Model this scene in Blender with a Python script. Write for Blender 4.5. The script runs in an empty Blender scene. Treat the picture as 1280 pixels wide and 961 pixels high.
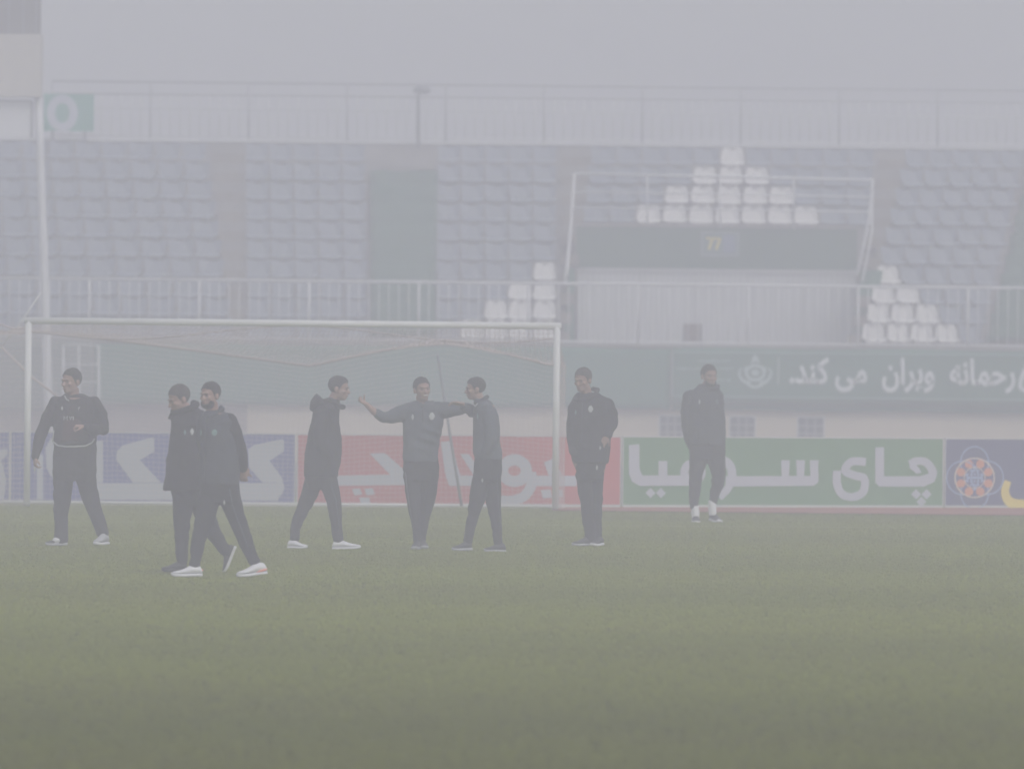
import bpy, bmesh, math, random
import numpy as np
from mathutils import Vector, Matrix, noise
random.seed(7)
rng = np.random.default_rng(7)
sc = bpy.context.scene
C = sc.collection
R = math.radians

# ------------------------------------------------------------------ camera
FPX = 9470.0                     # focal length in photograph pixels (1280 wide)
CAM = Vector((0.0, -100.0, 2.0))
PITCH = math.atan((480.5 - 448.6) / FPX)
ROLL = 0.0098
fw = Vector((0, math.cos(PITCH), -math.sin(PITCH)))
up0 = Vector((0, math.sin(PITCH), math.cos(PITCH)))
rt0 = Vector((1, 0, 0))
rt = (rt0 * math.cos(ROLL) + up0 * math.sin(ROLL)).normalized()
up = (up0 * math.cos(ROLL) - rt0 * math.sin(ROLL)).normalized()
cd = bpy.data.cameras.new('camera')
cd.sensor_width = 36.0
cd.lens = FPX / 1280 * 36.0
cd.clip_start = 1.0
cd.clip_end = 2000.0
cd.dof.use_dof = True
cd.dof.focus_distance = 78.0
cd.dof.aperture_fstop = 3.0
cam = bpy.data.objects.new('camera', cd)
C.objects.link(cam)
m = Matrix.Identity(4)
for i in range(3):
    m[i][0], m[i][1], m[i][2], m[i][3] = rt[i], up[i], -fw[i], CAM[i]
cam.matrix_world = m
sc.camera = cam

# ------------------------------------------------------------------ sky, sun, exposure
W = bpy.data.worlds.new('World')
sc.world = W
W.use_nodes = True
nt = W.node_tree
nt.nodes.clear()
sky = nt.nodes.new('ShaderNodeTexSky')
sky.sky_type = 'NISHITA'
sky.sun_disc = False
sky.sun_elevation = R(48)
sky.sun_rotation = R(150)
sky.air_density = 1.0
sky.dust_density = 3.0
hs = nt.nodes.new('ShaderNodeHueSaturation')
hs.inputs['Saturation'].default_value = 0.40
bg = nt.nodes.new('ShaderNodeBackground')
bg.inputs['Strength'].default_value = 0.12
wo = nt.nodes.new('ShaderNodeOutputWorld')
nt.links.new(sky.outputs[0], hs.inputs['Color'])
nt.links.new(hs.outputs[0], bg.inputs['Color'])
nt.links.new(bg.outputs[0], wo.inputs['Surface'])
sd = bpy.data.lights.new('sun', 'SUN')
sd.energy = 0.6
sd.angle = R(45)
sd.color = (1.0, 0.97, 0.93)
sun = bpy.data.objects.new('sun', sd)
C.objects.link(sun)
# sun stands behind and to the side of the camera, high; direction matches the sky texture
az, el = R(150), R(48)
sdir = Vector((math.sin(az) * math.cos(el), math.cos(az) * math.cos(el), math.sin(el)))
sun.rotation_euler = sdir.to_track_quat('Z', 'Y').to_euler()
sc.view_settings.view_transform = 'Standard'
sc.view_settings.look = 'None'
sc.view_settings.exposure = 0.55
sc.view_settings.gamma = 1.0
sc.cycles.volume_bounces = 1
sc.cycles.max_bounces = 6
sc.cycles.diffuse_bounces = 2
sc.cycles.use_denoising = True
sc.cycles.use_adaptive_sampling = True

# ------------------------------------------------------------------ pixel <-> place
def ray(px, py):
    return (rt * (px - 640) + up * (480.5 - py) + fw * FPX)
def P(px, py, d):
    """point seen at photograph pixel (px,py) at distance d from the camera along +Y"""
    v = ray(px, py)
    return CAM + v * (d / v.y)
def G(px, py):
    v = ray(px, py)
    return CAM + v * (-CAM.z / v.z)
def Yd(d):
    return d - 100.0

# ------------------------------------------------------------------ materials
MATS = {}
def mat(name, col, rough=0.8, spec=0.3, var=0.0, vscale=5.0, bump=0.0, bscale=40.0, metal=0.0, col2=None, detail=4.0):
    if name in MATS:
        return MATS[name]
    mt = bpy.data.materials.new(name)
    mt.use_nodes = True
    n = mt.node_tree
    b = n.nodes['Principled BSDF']
    b.inputs['Base Color'].default_value = (*col, 1)
    b.inputs['Roughness'].default_value = rough
    b.inputs['Specular IOR Level'].default_value = spec
    b.inputs['Metallic'].default_value = metal
    if var or col2 or bump:
        tc = n.nodes.new('ShaderNodeTexCoord')
    if var or col2:
        tn = n.nodes.new('ShaderNodeTexNoise')
        tn.inputs['Scale'].default_value = vscale
        tn.inputs['Detail'].default_value = detail
        n.links.new(tc.outputs['Object'], tn.inputs['Vector'])
        cr = n.nodes.new('ShaderNodeValToRGB')
        c2 = col2 if col2 else tuple(min(1, c * (1 + var)) for c in col)
        c1 = col if col2 else tuple(c * (1 - var) for c in col)
        cr.color_ramp.elements[0].position = 0.32
        cr.color_ramp.elements[1].position = 0.68
        cr.color_ramp.elements[0].color = (*c1, 1)
        cr.color_ramp.elements[1].color = (*c2, 1)
        n.links.new(tn.outputs['Fac'], cr.inputs['Fac'])
        n.links.new(cr.outputs['Color'], b.inputs['Base Color'])
    if bump:
        t2 = n.nodes.new('ShaderNodeTexNoise')
        t2.inputs['Scale'].default_value = bscale
        t2.inputs['Detail'].default_value = 3
        n.links.new(tc.outputs['Object'], t2.inputs['Vector'])
        bp = n.nodes.new('ShaderNodeBump')
        bp.inputs['Strength'].default_value = bump
        bp.inputs['Distance'].default_value = 0.02
        n.links.new(t2.outputs['Fac'], bp.inputs['Height'])
        n.links.new(bp.outputs['Normal'], b.inputs['Normal'])
    MATS[name] = mt
    return mt

M_turf = mat('turf_soil', (0.150, 0.178, 0.010), 0.95, 0.0, vscale=0.35, col2=(0.176, 0.202, 0.014), bump=0.1, bscale=25)
M_blade = mat('grass_blade', (0.168, 0.198, 0.010), 0.95, 0.0, vscale=0.45, col2=(0.178, 0.190, 0.018), detail=3)
M_line = mat('line_paint', (0.36, 0.38, 0.30), 0.9, 0.2, var=0.15, vscale=6)
M_track = mat('track_rubber', (0.34, 0.13, 0.10), 0.9, 0.2, var=0.15, vscale=3)
M_asph = mat('asphalt', (0.10, 0.10, 0.10), 0.9, 0.2, var=0.15, vscale=2)
M_wpaint = mat('white_steel_paint', (0.62, 0.63, 0.63), 0.6, 0.3, var=0.05, vscale=3)
M_net = mat('net_twine', (0.62, 0.53, 0.53), 0.9, 0.2)
M_rope = mat('net_hem_rope', (0.38, 0.33, 0.33), 0.9, 0.2)
M_conc = mat('concrete', (0.26, 0.25, 0.24), 0.95, 0.2, var=0.14, vscale=1.4, bump=0.3)
M_stair = mat('stair_concrete', (0.20, 0.175, 0.15), 0.95, 0.2, var=0.2, vscale=2.4, bump=0.3)
M_beige = mat('beige_render', (0.62, 0.53, 0.40), 0.9, 0.2, var=0.05, vscale=0.8, bump=0.2, bscale=60)
M_pink = mat('dusty_pink_render', (0.27, 0.215, 0.20), 0.9, 0.2, var=0.07, vscale=0.9, bump=0.2, bscale=60)
M_green = mat('green_cloth', (0.020, 0.140, 0.080), 0.8, 0.3, var=0.10, vscale=1.5, bump=0.25, bscale=6)
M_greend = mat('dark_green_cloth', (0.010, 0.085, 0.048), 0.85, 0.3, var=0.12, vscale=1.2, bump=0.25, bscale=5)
M_letterw = mat('white_lettering', (0.47, 0.50, 0.57), 0.7, 0.3)
M_seatb = mat('blue_seat_plastic', (0.165, 0.20, 0.25), 0.5, 0.5, var=0.10, vscale=1.1)
M_seatw = mat('white_seat_plastic', (0.68, 0.67, 0.65), 0.6, 0.3, var=0.04, vscale=1.1)
M_slot = mat('seat_slot_dark', (0.05, 0.05, 0.06), 0.8)
M_corr = mat('pale_sheet_metal', (0.52, 0.53, 0.54), 0.6, 0.4, var=0.06, vscale=0.9)
M_dark = mat('dark_paint', (0.045, 0.05, 0.055), 0.7, 0.3, var=0.1)
M_grey = mat('grey_steel', (0.22, 0.23, 0.25), 0.5, 0.5)
M_win = mat('window_dark_glass', (0.03, 0.035, 0.06), 0.15, 0.5)
M_blueb = mat('board_blue', (0.05, 0.07, 0.32), 0.5, 0.4, var=0.06, vscale=2)
M_navy = mat('board_navy', (0.045, 0.05, 0.17), 0.5, 0.4, var=0.06, vscale=2)
M_redb = mat('board_red', (0.48, 0.065, 0.065), 0.5, 0.4, var=0.06, vscale=2)
M_greenb = mat('board_green', (0.085, 0.23, 0.09), 0.5, 0.4, var=0.06, vscale=2)
M_pale = mat('emblem_pale_blue', (0.30, 0.42, 0.66), 0.6)
M_orange = mat('emblem_orange', (0.66, 0.25, 0.13), 0.6)
M_yellow = mat('letter_yellow', (0.80, 0.64, 0.10), 0.6)
M_skin = mat('skin', (0.30, 0.185, 0.145), 0.6, 0.4, var=0.06, vscale=14)
M_hair = mat('hair', (0.014, 0.012, 0.011), 0.6, 0.4, bump=0.8, bscale=160)
M_hairg = mat('greying_hair', (0.05, 0.042, 0.038), 0.6, 0.4, bump=0.8, bscale=160)
M_black = mat('black_fabric', (0.018, 0.018, 0.022), 0.85, 0.25, var=0.2, vscale=6, bump=0.15, bscale=20)
M_maroon = mat('dark_maroon_fabric', (0.045, 0.020, 0.022), 0.85, 0.25, var=0.2, vscale=6)
M_slate = mat('slate_green_fabric', (0.066, 0.080, 0.096), 0.85, 0.25, var=0.15, vscale=6, bump=0.15, bscale=20)
M_slated = mat('slate_dark_fabric', (0.040, 0.046, 0.058), 0.85, 0.25, var=0.15, vscale=6, bump=0.15, bscale=20)
M_trou = mat('black_trouser_fabric', (0.016, 0.017, 0.020), 0.85, 0.25, var=0.2, vscale=7, bump=0.15, bscale=20)
M_badge = mat('badge_white', (0.40, 0.42, 0.42), 0.7)
M_badgeg = mat('badge_pale_green', (0.15, 0.25, 0.24), 0.7)
M_shoew = mat('shoe_white', (0.62, 0.62, 0.65), 0.55, 0.4)
M_shoep = mat('shoe_coral', (0.80, 0.26, 0.18), 0.6)
M_shoeb = mat('shoe_black', (0.03, 0.03, 0.035), 0.6, 0.4)
M_shoeg = mat('shoe_grey', (0.35, 0.36, 0.38), 0.6, 0.4)
M_sock = mat('sock_white', (0.72, 0.72, 0.76), 0.9)
M_eye = mat('eye_dark', (0.02, 0.015, 0.012), 0.3, 0.5)
M_lip = mat('lip', (0.26, 0.12, 0.10), 0.5)
M_tooth = mat('teeth', (0.55, 0.53, 0.50), 0.4)
M_wood = mat('dark_brown_wood', (0.09, 0.045, 0.035), 0.7, 0.3, var=0.2)

# ------------------------------------------------------------------ object helpers
def tag(o, label=None, cat=None, group=None, kind=None):
    if label: o['label'] = label
    if cat: o['category'] = cat
    if group: o['group'] = group
    if kind: o['kind'] = kind
    return o
def link(name, me, parent=None, loc=None, label=None):
    o = bpy.data.objects.new(name, me)
    C.objects.link(o)
    if parent is not None:
        o.parent = parent
    if loc is not None:
        o.location = loc
    if label: o['label'] = label
    return o
def empty(name, loc, label, cat, group=None, rz=0.0):
    o = bpy.data.objects.new(name, None)
    C.objects.link(o)
    o.location = loc
    o.rotation_euler = (0, 0, rz)
    o.empty_display_size = 0.3
    return tag(o, label, cat, group)
class MB:
    """collects faces for one mesh"""
    def __init__(s): s.v, s.f, s.mi = [], [], []
    def add(s, vs, fs, k=0):
        n = len(s.v)
        s.v += [tuple(x) for x in vs]
        s.f += [tuple(n + i for i in f) for f in fs]
        s.mi += [k] * len(fs)
        return s
    def box(s, x0, x1, y0, y1, z0, z1, k=0):
        return s.add([(x0,y0,z0),(x1,y0,z0),(x1,y1,z0),(x0,y1,z0),(x0,y0,z1),(x1,y0,z1),(x1,y1,z1),(x0,y1,z1)],
                     [(0,3,2,1),(4,5,6,7),(0,1,5,4),(1,2,6,5),(2,3,7,6),(3,0,4,7)], k)
    def tube(s, pts, rad, n=8, k=0, cap=True):
        pts = [Vector(p) for p in pts]
        rads = rad if isinstance(rad, (list, tuple)) else [rad] * len(pts)
        vs, fs = [], []
        ref = None
        for i, p in enumerate(pts):
            t = (pts[min(i + 1, len(pts) - 1)] - pts[max(i - 1, 0)]).normalized()
            if ref is None or abs(ref.dot(t)) > 0.95:
                ref = Vector((0, 0, 1)) if abs(t.z) < 0.9 else Vector((0, 1, 0))
            a = t.cross(ref).normalized()
            b = a.cross(t).normalized()
            ref = b
            for j in range(n):
                q = 2 * math.pi * j / n
                vs.append(p + (a * math.cos(q) + b * math.sin(q)) * rads[i])
        for i in range(len(pts) - 1):
            for j in range(n):
                j2 = (j + 1) % n
                fs.append((i*n+j, i*n+j2, (i+1)*n+j2, (i+1)*n+j))
        if cap:
            fs.append(tuple(range(n))[::-1])
            fs.append(tuple((len(pts)-1)*n + j for j in range(n)))
        return s.add(vs, fs, k)
    def rings(s, rs, k=0):
        """rs: list of rings, equal count, closed with caps"""
        n = len(rs[0])
        vs = [v for r in rs for v in r]
        fs = []
        for i in range(len(rs) - 1):
            for j in range(n):
                j2 = (j + 1) % n
                fs.append((i*n+j, i*n+j2, (i+1)*n+j2, (i+1)*n+j))
        fs.append(tuple(range(n))[::-1])
        fs.append(tuple((len(rs)-1)*n + j for j in range(n)))
        return s.add(vs, fs, k)
    def ell(s, c, a, b, d, nu=14, nv=9, k=0):
        """ellipsoid: centre and three half-axis vectors"""
        c, a, b, d = Vector(c), Vector(a), Vector(b), Vector(d)
        rs = []
        for i in range(nv):
            t = math.pi * (i + 0.35) / (nv - 0.3) - math.pi / 2
            t = max(-math.pi/2 + 0.05, min(math.pi/2 - 0.05, t))
            rs.append([c + d * math.sin(t) + (a * math.cos(2*math.pi*j/nu) + b * math.sin(2*math.pi*j/nu)) * math.cos(t) for j in range(nu)])
        return s.rings(rs, k)
    def mesh(s, name, mats, smooth=False):
        me = bpy.data.meshes.new(name)
        me.from_pydata(s.v, [], s.f)
        for q in (mats if isinstance(mats, (list, tuple)) else [mats]):
            me.materials.append(q)
        if len(set(s.mi)) > 1:
            me.polygons.foreach_set('material_index', s.mi)
        if smooth:
            me.polygons.foreach_set('use_smooth', [True] * len(me.polygons))
        bm = bmesh.new(); bm.from_mesh(me)
        bmesh.ops.recalc_face_normals(bm, faces=bm.faces)
        bm.to_mesh(me); bm.free()
        me.update()
        return me
    def obj(s, name, mats, parent=None, loc=None, smooth=False, label=None):
        return link(name, s.mesh(name, mats, smooth), parent, loc, label)
def stretch_noise(mt, sx, sy, bands=0.0):
    n = mt.node_tree
    tc = [x for x in n.nodes if x.type == 'TEX_COORD'][0]; tn = [x for x in n.nodes if x.type == 'TEX_NOISE'][0]
    mp = n.nodes.new('ShaderNodeMapping'); mp.inputs['Scale'].default_value = (sx, sy, 1)
    n.links.new(tc.outputs['Object'], mp.inputs['Vector']); n.links.new(mp.outputs[0], tn.inputs['Vector'])
    # broad mowing bands across the pitch, mixed faintly over the patchy colour
    b = n.nodes['Principled BSDF']; src = b.inputs['Base Color'].links[0].from_socket
    sp = n.nodes.new('ShaderNodeSeparateXYZ'); n.links.new(tc.outputs['Object'], sp.inputs[0])
    m1 = n.nodes.new('ShaderNodeMath'); m1.operation = 'MULTIPLY'; m1.inputs[1].default_value = math.pi / 5.5; n.links.new(sp.outputs['Y'], m1.inputs[0])
    m2 = n.nodes.new('ShaderNodeMath'); m2.operation = 'SINE'; n.links.new(m1.outputs[0], m2.inputs[0])
    m3 = n.nodes.new('ShaderNodeMapRange'); m3.inputs['From Min'].default_value = -.5; m3.inputs['From Max'].default_value = .5
    m3.inputs['To Min'].default_value = 1 - bands; m3.inputs['To Max'].default_value = 1 + bands; n.links.new(m2.outputs[0], m3.inputs['Value'])
    mx = n.nodes.new('ShaderNodeVectorMath'); mx.operation = 'SCALE'; n.links.new(src, mx.inputs[0]); n.links.new(m3.outputs[0], mx.inputs['Scale'])
    # turf colour turns darker and browner towards the camera end of the pitch
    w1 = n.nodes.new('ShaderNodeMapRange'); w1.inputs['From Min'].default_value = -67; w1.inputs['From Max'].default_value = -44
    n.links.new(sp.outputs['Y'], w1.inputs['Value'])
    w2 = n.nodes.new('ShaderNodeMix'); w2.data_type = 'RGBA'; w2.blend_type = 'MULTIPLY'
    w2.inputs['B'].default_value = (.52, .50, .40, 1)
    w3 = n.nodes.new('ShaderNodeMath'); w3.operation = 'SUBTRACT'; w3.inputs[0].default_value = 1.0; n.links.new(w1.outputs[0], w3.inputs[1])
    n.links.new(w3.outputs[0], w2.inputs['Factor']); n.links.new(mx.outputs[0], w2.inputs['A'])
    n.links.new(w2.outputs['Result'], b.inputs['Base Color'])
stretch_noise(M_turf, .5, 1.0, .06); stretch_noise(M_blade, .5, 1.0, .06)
def grid_mesh(name, mt, x0, x1, y0, y1, z, nx, ny, amp=0.0, sc_=0.2):
    b = MB()
    vs = []
    for j in range(ny + 1):
        for i in range(nx + 1):
            x = x0 + (x1 - x0) * i / nx; y = y0 + (y1 - y0) * j / ny
            vs.append((x, y, z + (amp * noise.noise(Vector((x * sc_, y * sc_, 0))) if amp else 0)))
    fs = [(j*(nx+1)+i, j*(nx+1)+i+1, (j+1)*(nx+1)+i+1, (j+1)*(nx+1)+i) for j in range(ny) for i in range(nx)]
    b.add(vs, fs)
    return b.obj(name, mt, smooth=True)

# ------------------------------------------------------------------ ground
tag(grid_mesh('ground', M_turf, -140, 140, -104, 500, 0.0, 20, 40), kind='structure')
# concrete apron in front of the stand and reddish running surface
b = MB(); b.box(-40, 40, 9.0, 60, -0.2, 0.012); tag(b.obj('pavement', M_asph), kind='structure')
q = [G(690, 639.0), G(1400, 646.5), G(1400, 636), G(690, 635.0)]
q[0].z = q[1].z = q[2].z = q[3].z = 0.016
b = MB(); b.add(q, [(0, 1, 2, 3)]); tag(b.obj('running_track', M_track), kind='structure')
def painted_line(a, c, w):
    a, c = Vector(a), Vector(c)
    t = (c - a).normalized(); n = Vector((-t.y, t.x, 0)) * w / 2
    z = Vector((0, 0, 0.028))
    b = MB(); b.add([a - n + z, c - n + z, c + n + z, a + n + z], [(0, 1, 2, 3)])
    tag(b.obj('painted_line', M_line), kind='structure')
GL = Vector((-6.36, -0.45, 0)); GA = R(5.5)            # left post foot and direction of the goal line
gdir = Vector((math.cos(GA), math.sin(GA), 0)); gback = Vector((-math.sin(GA), math.cos(GA), 0))
painted_line(GL - gdir * 25, GL + gdir * 40, 0.14)
painted_line(GL - gdir * 25 - gback * 9.9, GL + gdir * 40 - gback * 9.9, 0.07)

# grass: short blades over the part of the pitch in view
def grass():
    n = 250000
    # distance from the camera, denser close by; half width follows the view plus a margin
    d = 33.0 + (112.0 - 33.0) * rng.random(n) ** 1.0
    hw = d * 0.0676 * 1.25 + 1.0
    x = (rng.random(n) * 2 - 1) * hw
    y = d - 100.0
    keep = (y < 0.9)
    x, y, d = x[keep], y[keep], d[keep]
    n = len(x)
    nb = 3
    x = np.repeat(x, nb) + rng.normal(0, 0.02, n * nb); y = np.repeat(y, nb) + rng.normal(0, 0.02, n * nb)
    N = n * nb
    patch = 0.5 + 0.5 * np.sin(x * 1.3 + 3 * np.sin(y * 0.33)) * np.sin(y * 0.9 + 1.7 * np.sin(x * 0.6))
    h = rng.uniform(0.009, 0.018, N) * (0.9 + 0.2 * patch)
    a = rng.uniform(0, math.pi, N); w = rng.uniform(0.004, 0.008, N)
    lx = rng.normal(0, 0.012, N); ly = rng.normal(0, 0.012, N)
    v = np.empty((N, 3, 3), dtype=np.float32)
    v[:, 0] = np.stack([x - np.cos(a) * w, y - np.sin(a) * w, np.full(N, -0.002)], 1)
    v[:, 1] = np.stack([x + np.cos(a) * w, y + np.sin(a) * w, np.full(N, -0.002)], 1)
    v[:, 2] = np.stack([x + lx, y + ly, h], 1)
    me = bpy.data.meshes.new('grass')
    me.vertices.add(N * 3); me.loops.add(N * 3); me.polygons.add(N)
    me.vertices.foreach_set('co', v.ravel())
    me.loops.foreach_set('vertex_index', np.arange(N * 3, dtype=np.int32))
    me.polygons.foreach_set('loop_start', np.arange(0, N * 3, 3, dtype=np.int32))
    me.materials.append(M_blade)
    me.update()
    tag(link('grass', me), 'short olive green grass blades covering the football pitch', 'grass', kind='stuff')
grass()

# ------------------------------------------------------------------ grandstand
GST = empty('grandstand', (0, Yd(144), 0), 'concrete grandstand with stepped terraces behind the pitch', 'grandstand')
def gpart(b, name, mt, smooth=False, label=None):
    """mesh in world coordinates as a part of the grandstand"""
    o = b.obj(name, mt, GST, smooth=smooth, label=label)
    o.location = -GST.location
    return o
ROWS = 10
def row_d(r): return 145.7 + 0.8 * r
def row_top(r):                          # height of the seat back's top edge
    y = 401.5 - 24.25 * r
    return 2 + (448.6 - y) * row_d(r) / FPX
TREAD = [row_top(r) - 0.41 for r in range(ROWS)]
def X(px, d):                            # x of a pixel column at distance d (height near the horizon)
    return (px - 640) * d / FPX
tun_l, tun_r = 700, 1080
for r in range(ROWS):
    d0, d1 = row_d(r) - 0.42, row_d(r) + 0.38 + (0 if r < ROWS - 1 else 1.2)
    z1 = TREAD[r]
    z0 = 0.0 if r == 0 else z1 - 0.95
    if r < 6:
        segs = [(-16, X(tun_l, row_d(r))), (X(tun_r - 2 + 3 * r, row_d(r)), 17)]
    else:
        segs = [(-16, 17)]
    for (x0, x1) in segs:
        b = MB(); b.box(x0, x1, Yd(d0), Yd(d1) , z0, z1)
        # a slightly proud nosing along the edge
        b.box(x0, x1, Yd(d0) - 0.02, Yd(d0) + 0.05, z1 - 0.05, z1 + 0.004)
        gpart(b, 'terrace_step', M_conc)
# aisle stairs: two low steps a row
def aisle(xl0, xr0, xl9, xr9, rows=range(ROWS), mt=M_stair):
    for r in rows:
        t = r / 9
        a, c = xl0 + (xl9 - xl0) * t, xr0 + (xr9 - xr0) * t
        d = row_d(r)
        z = TREAD[r]
        x0, x1 = X(a, d), X(c, d)
        b = MB(); b.box(x0, x1, Yd(d - 0.40), Yd(d + 0.37), z + 0.003, z + 0.02); gpart(b, 'stair_step', mt)
        b = MB(); b.box(x0 + .01, x1 - .01, Yd(d + 0.0), Yd(d + 0.372), z + 0.022, z + 0.21); gpart(b, 'stair_step', mt)
aisle(286, 306, 260, 304)
aisle(698, 712, 699, 736)
aisle(1054, 1076, 1095, 1130, rows=range(6, 10))
aisle(1060, 1077, 1095, 1130, rows=range(0, 6))
# parapet behind the last row
dP = row_d(9) + 1.0
zP = 2 + (448.6 - 181.5) * dP / FPX
b = MB(); b.box(-16, 17, Yd(dP), Yd(dP + 0.2), TREAD[9], zP); gpart(b, 'parapet', M_conc)
b = MB(); b.box(-16, 17, Yd(dP) - 0.04, Yd(dP + 0.24), zP, zP + 0.05); gpart(b, 'coping', M_wpaint, label='pale coping along the parapet')
b = MB(); b.box(-16, 17, Yd(dP) + .2, Yd(dP) + .4, 0, zP); gpart(b, 'back_wall', M_conc)
# front wall: beige render to the right, dusty pink to the left
dW = 144.0
def Zp(py, d, px=640):
    return P(px, py, d).z
zs = 1.14
xs = X(311, dW)
b = MB(); b.box(xs, 17, Yd(dW), Yd(dW + 1.2), 0, zs)
gpart(b, 'wall', M_beige, label='beige rendered wall below the green banner')
b = MB(); b.box(-16, xs, Yd(dW) + 0.05, Yd(dW + 1.2), 0, zs - 0.003)
gpart(b, 'wall', M_pink, label='dusty pink wall below the fascia')
for px in (311, 498, 730, 1090):
    b = MB(); x = X(px, dW); b.box(x - 0.02, x + 0.02, Yd(dW) - 0.012, Yd(dW) + 0.0, 0, zs - 0.01); gpart(b, 'wall_joint', M_beige)
# beam under the terraces
b = MB(); b.box(-16, 17, Yd(dW) + 0.16, Yd(dW + 1.3), zs + 0.002, 2.25); gpart(b, 'front_beam', M_conc)
b = MB(); b.box(-16, 17, Yd(dW) - 0.10, Yd(dW) + .16, 2.25, 2.30); gpart(b, 'beam_ledge', M_conc)
# small barred windows
def window(px0, px1, py0, py1):
    d = dW
    a, c = P(px0, py0, d), P(px1, py1, d)
    x0, x1, z1, z0 = a.x, c.x, a.z, c.z
    b = MB(); y = Yd(d)
    t = 0.025
    b.box(x0 - t, x0, y - 0.03, y + 0.01, z0 - t, z1 + t); b.box(x1, x1 + t, y - 0.03, y + 0.01, z0 - t, z1 + t)
    b.box(x0, x1, y - 0.03, y + 0.01, z1, z1 + t); b.box(x0, x1, y - 0.03, y + 0.01, z0 - t, z0)
    o = gpart(b, 'window', M_wpaint, label='small dark window with a pale grille')
    b = MB(); b.box(x0, x1, y - 0.006, y - 0.002, z0, z1); g = b.obj('pane', M_win, o)
    for i in range(1, 3):
        x = x0 + (x1 - x0) * i / 3
        b = MB(); b.box(x - .018, x + .018, y - 0.04, y - 0.012, z0, z1); b.obj('grille_bar', mat('grille_grey', (.30, .29, .30), .7), o)
        z = z0 + (z1 - z0) * i / 3
        b = MB(); b.box(x0, x1, y - 0.030, y - 0.014, z - .016, z + .016); b.obj('grille_bar', mat('grille_grey', (.30, .29, .30), .7), o)
window(825, 853, 520, 550); window(913, 943, 521, 551); window(998, 1029, 522, 552)

# ------------------------------------------------------------------ seats
def rrect(w0, w1, z0, z1, rad, n=4):
    """closed loop, bottom half-width w0, top half-width w1, rounded corners"""
    pts = []
    cs = [(w0 - rad*.6, z0 + rad*.6, -90, rad*.6), (w1 - rad, z1 - rad, 0, rad), (-w1 + rad, z1 - rad, 90, rad), (-w0 + rad*.6, z0 + rad*.6, 180, rad*.6)]
    for cx, cz, a0, rr in cs:
        for i in range(n):
            a = R(a0 + 90 * i / (n - 1))
            pts.append((cx + rr * math.cos(a), cz + rr * math.sin(a)))
    return pts
def seat_mesh(name, mt, w=0.42, white=True):
    hw = w / 2
    b = MB()
    outer = rrect(hw, hw * 0.86, 0.12, 0.43, 0.07) if white else rrect(hw * .86, hw * 1.02, 0.10, 0.425, 0.035)
    inner = rrect(hw * .26, hw * .26, 0.375, 0.398, 0.011)
    n = len(outer)
    def lay(pts, y0):
        out = []
        for (x, z) in pts:
            y = y0 + 0.10 * (z / 0.43) + 0.05 * (1 - (x / hw) ** 2)   # leans back and is dished
            out.append((x, y, z))
        return out
    fo, fi, bo, bi = lay(outer, 0.0), lay(inner, 0.0), lay(outer, 0.018), lay(inner, 0.018)
    vs = fo + fi + bo + bi
    fs = []
    for j in range(n):
        k = (j + 1) % n
        fs += [(j, k, n+k, n+j), (2*n+k, 2*n+j, 3*n+j, 3*n+k), (k, j, 2*n+j, 2*n+k), (n+j, n+k, 3*n+k, 3*n+j)]
    b.add(vs, fs)
    # pan with a rounded front edge, and a small bracket under it
    pan = []
    for (y, z, ww) in [(0.05, .12, .98), (-.10, .115, 1.0), (-.24, .13, 1.0), (-.30, .12, .97), (-.325, .09, .9)]:
        pan.append((y, z, hw * ww))
    vs = []
    for (y, z, ww) in pan:
        vs += [(-ww, y, z + .012), (-ww * .5, y, z - .004), (ww * .5, y, z - .004), (ww, y, z + .012)]
    for (y, z, ww) in pan:
        vs += [(-ww, y, z - .006), (-ww * .5, y, z - .022), (ww * .5, y, z - .022), (ww, y, z - .006)]
    fs = []
    m_ = len(pan) * 4
    for i in range(len(pan) - 1):
        for j in range(3):
            a = i * 4 + j
            fs += [(a, a+1, a+5, a+4), (m_+a+1, m_+a, m_+a+4, m_+a+5)]
        fs += [(i*4, i*4+4, m_+i*4+4, m_+i*4), (i*4+3, m_+i*4+3, m_+i*4+7, i*4+7)]
    fs += [(0, m_, m_+1, 1), (1, m_+1, m_+2, 2), (2, m_+2, m_+3, 3)]
    q = (len(pan)-1)*4
    fs += [(q, q+1, m_+q+1, m_+q), (q+1, q+2, m_+q+2, m_+q+1), (q+2, q+3, m_+q+3, m_+q+2)]
    b.add(vs, fs)
    b.box(-.12, -.09, -.12, .08, .0, .10); b.box(.09, .12, -.12, .08, .0, .10)
    return b.mesh(name, mt, smooth=False)
SEATS = {}
ORD = ['first', 'second', 'third', 'fourth', 'fifth', 'sixth', 'seventh', 'eighth', 'ninth', 'tenth', 'eleventh']
ROWN = {9: 'top row', 8: 'second row down', 7: 'third row down', 6: 'fourth row down', 5: 'fifth row down', 4: 'fifth row up',
        3: 'fourth row up', 2: 'third row up', 1: 'second row up', 0: 'bottom row'}
def seat(px, r, w, white, ang, label):
    key = (white, round(w * 50))
    if key not in SEATS:
        SEATS[key] = seat_mesh('plastic_seat', M_seatw if white else M_seatb, round(w * 50) / 50, white)
    o = link('stadium_seat', SEATS[key])
    d = row_d(r)
    o.location = (P(px, 448.6 - (TREAD[r] + .3 - 2) * FPX / d + (px - 640) * ROLL, d).x, Yd(d), TREAD[r] + 0.002)
    o.rotation_euler = (R(random.uniform(-2, 2)), 0, ang + R(random.uniform(-1.5, 1.5)))
    tag(o, label, 'seat', 'white seats in the stand' if white else 'blue seats in the stand')
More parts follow.
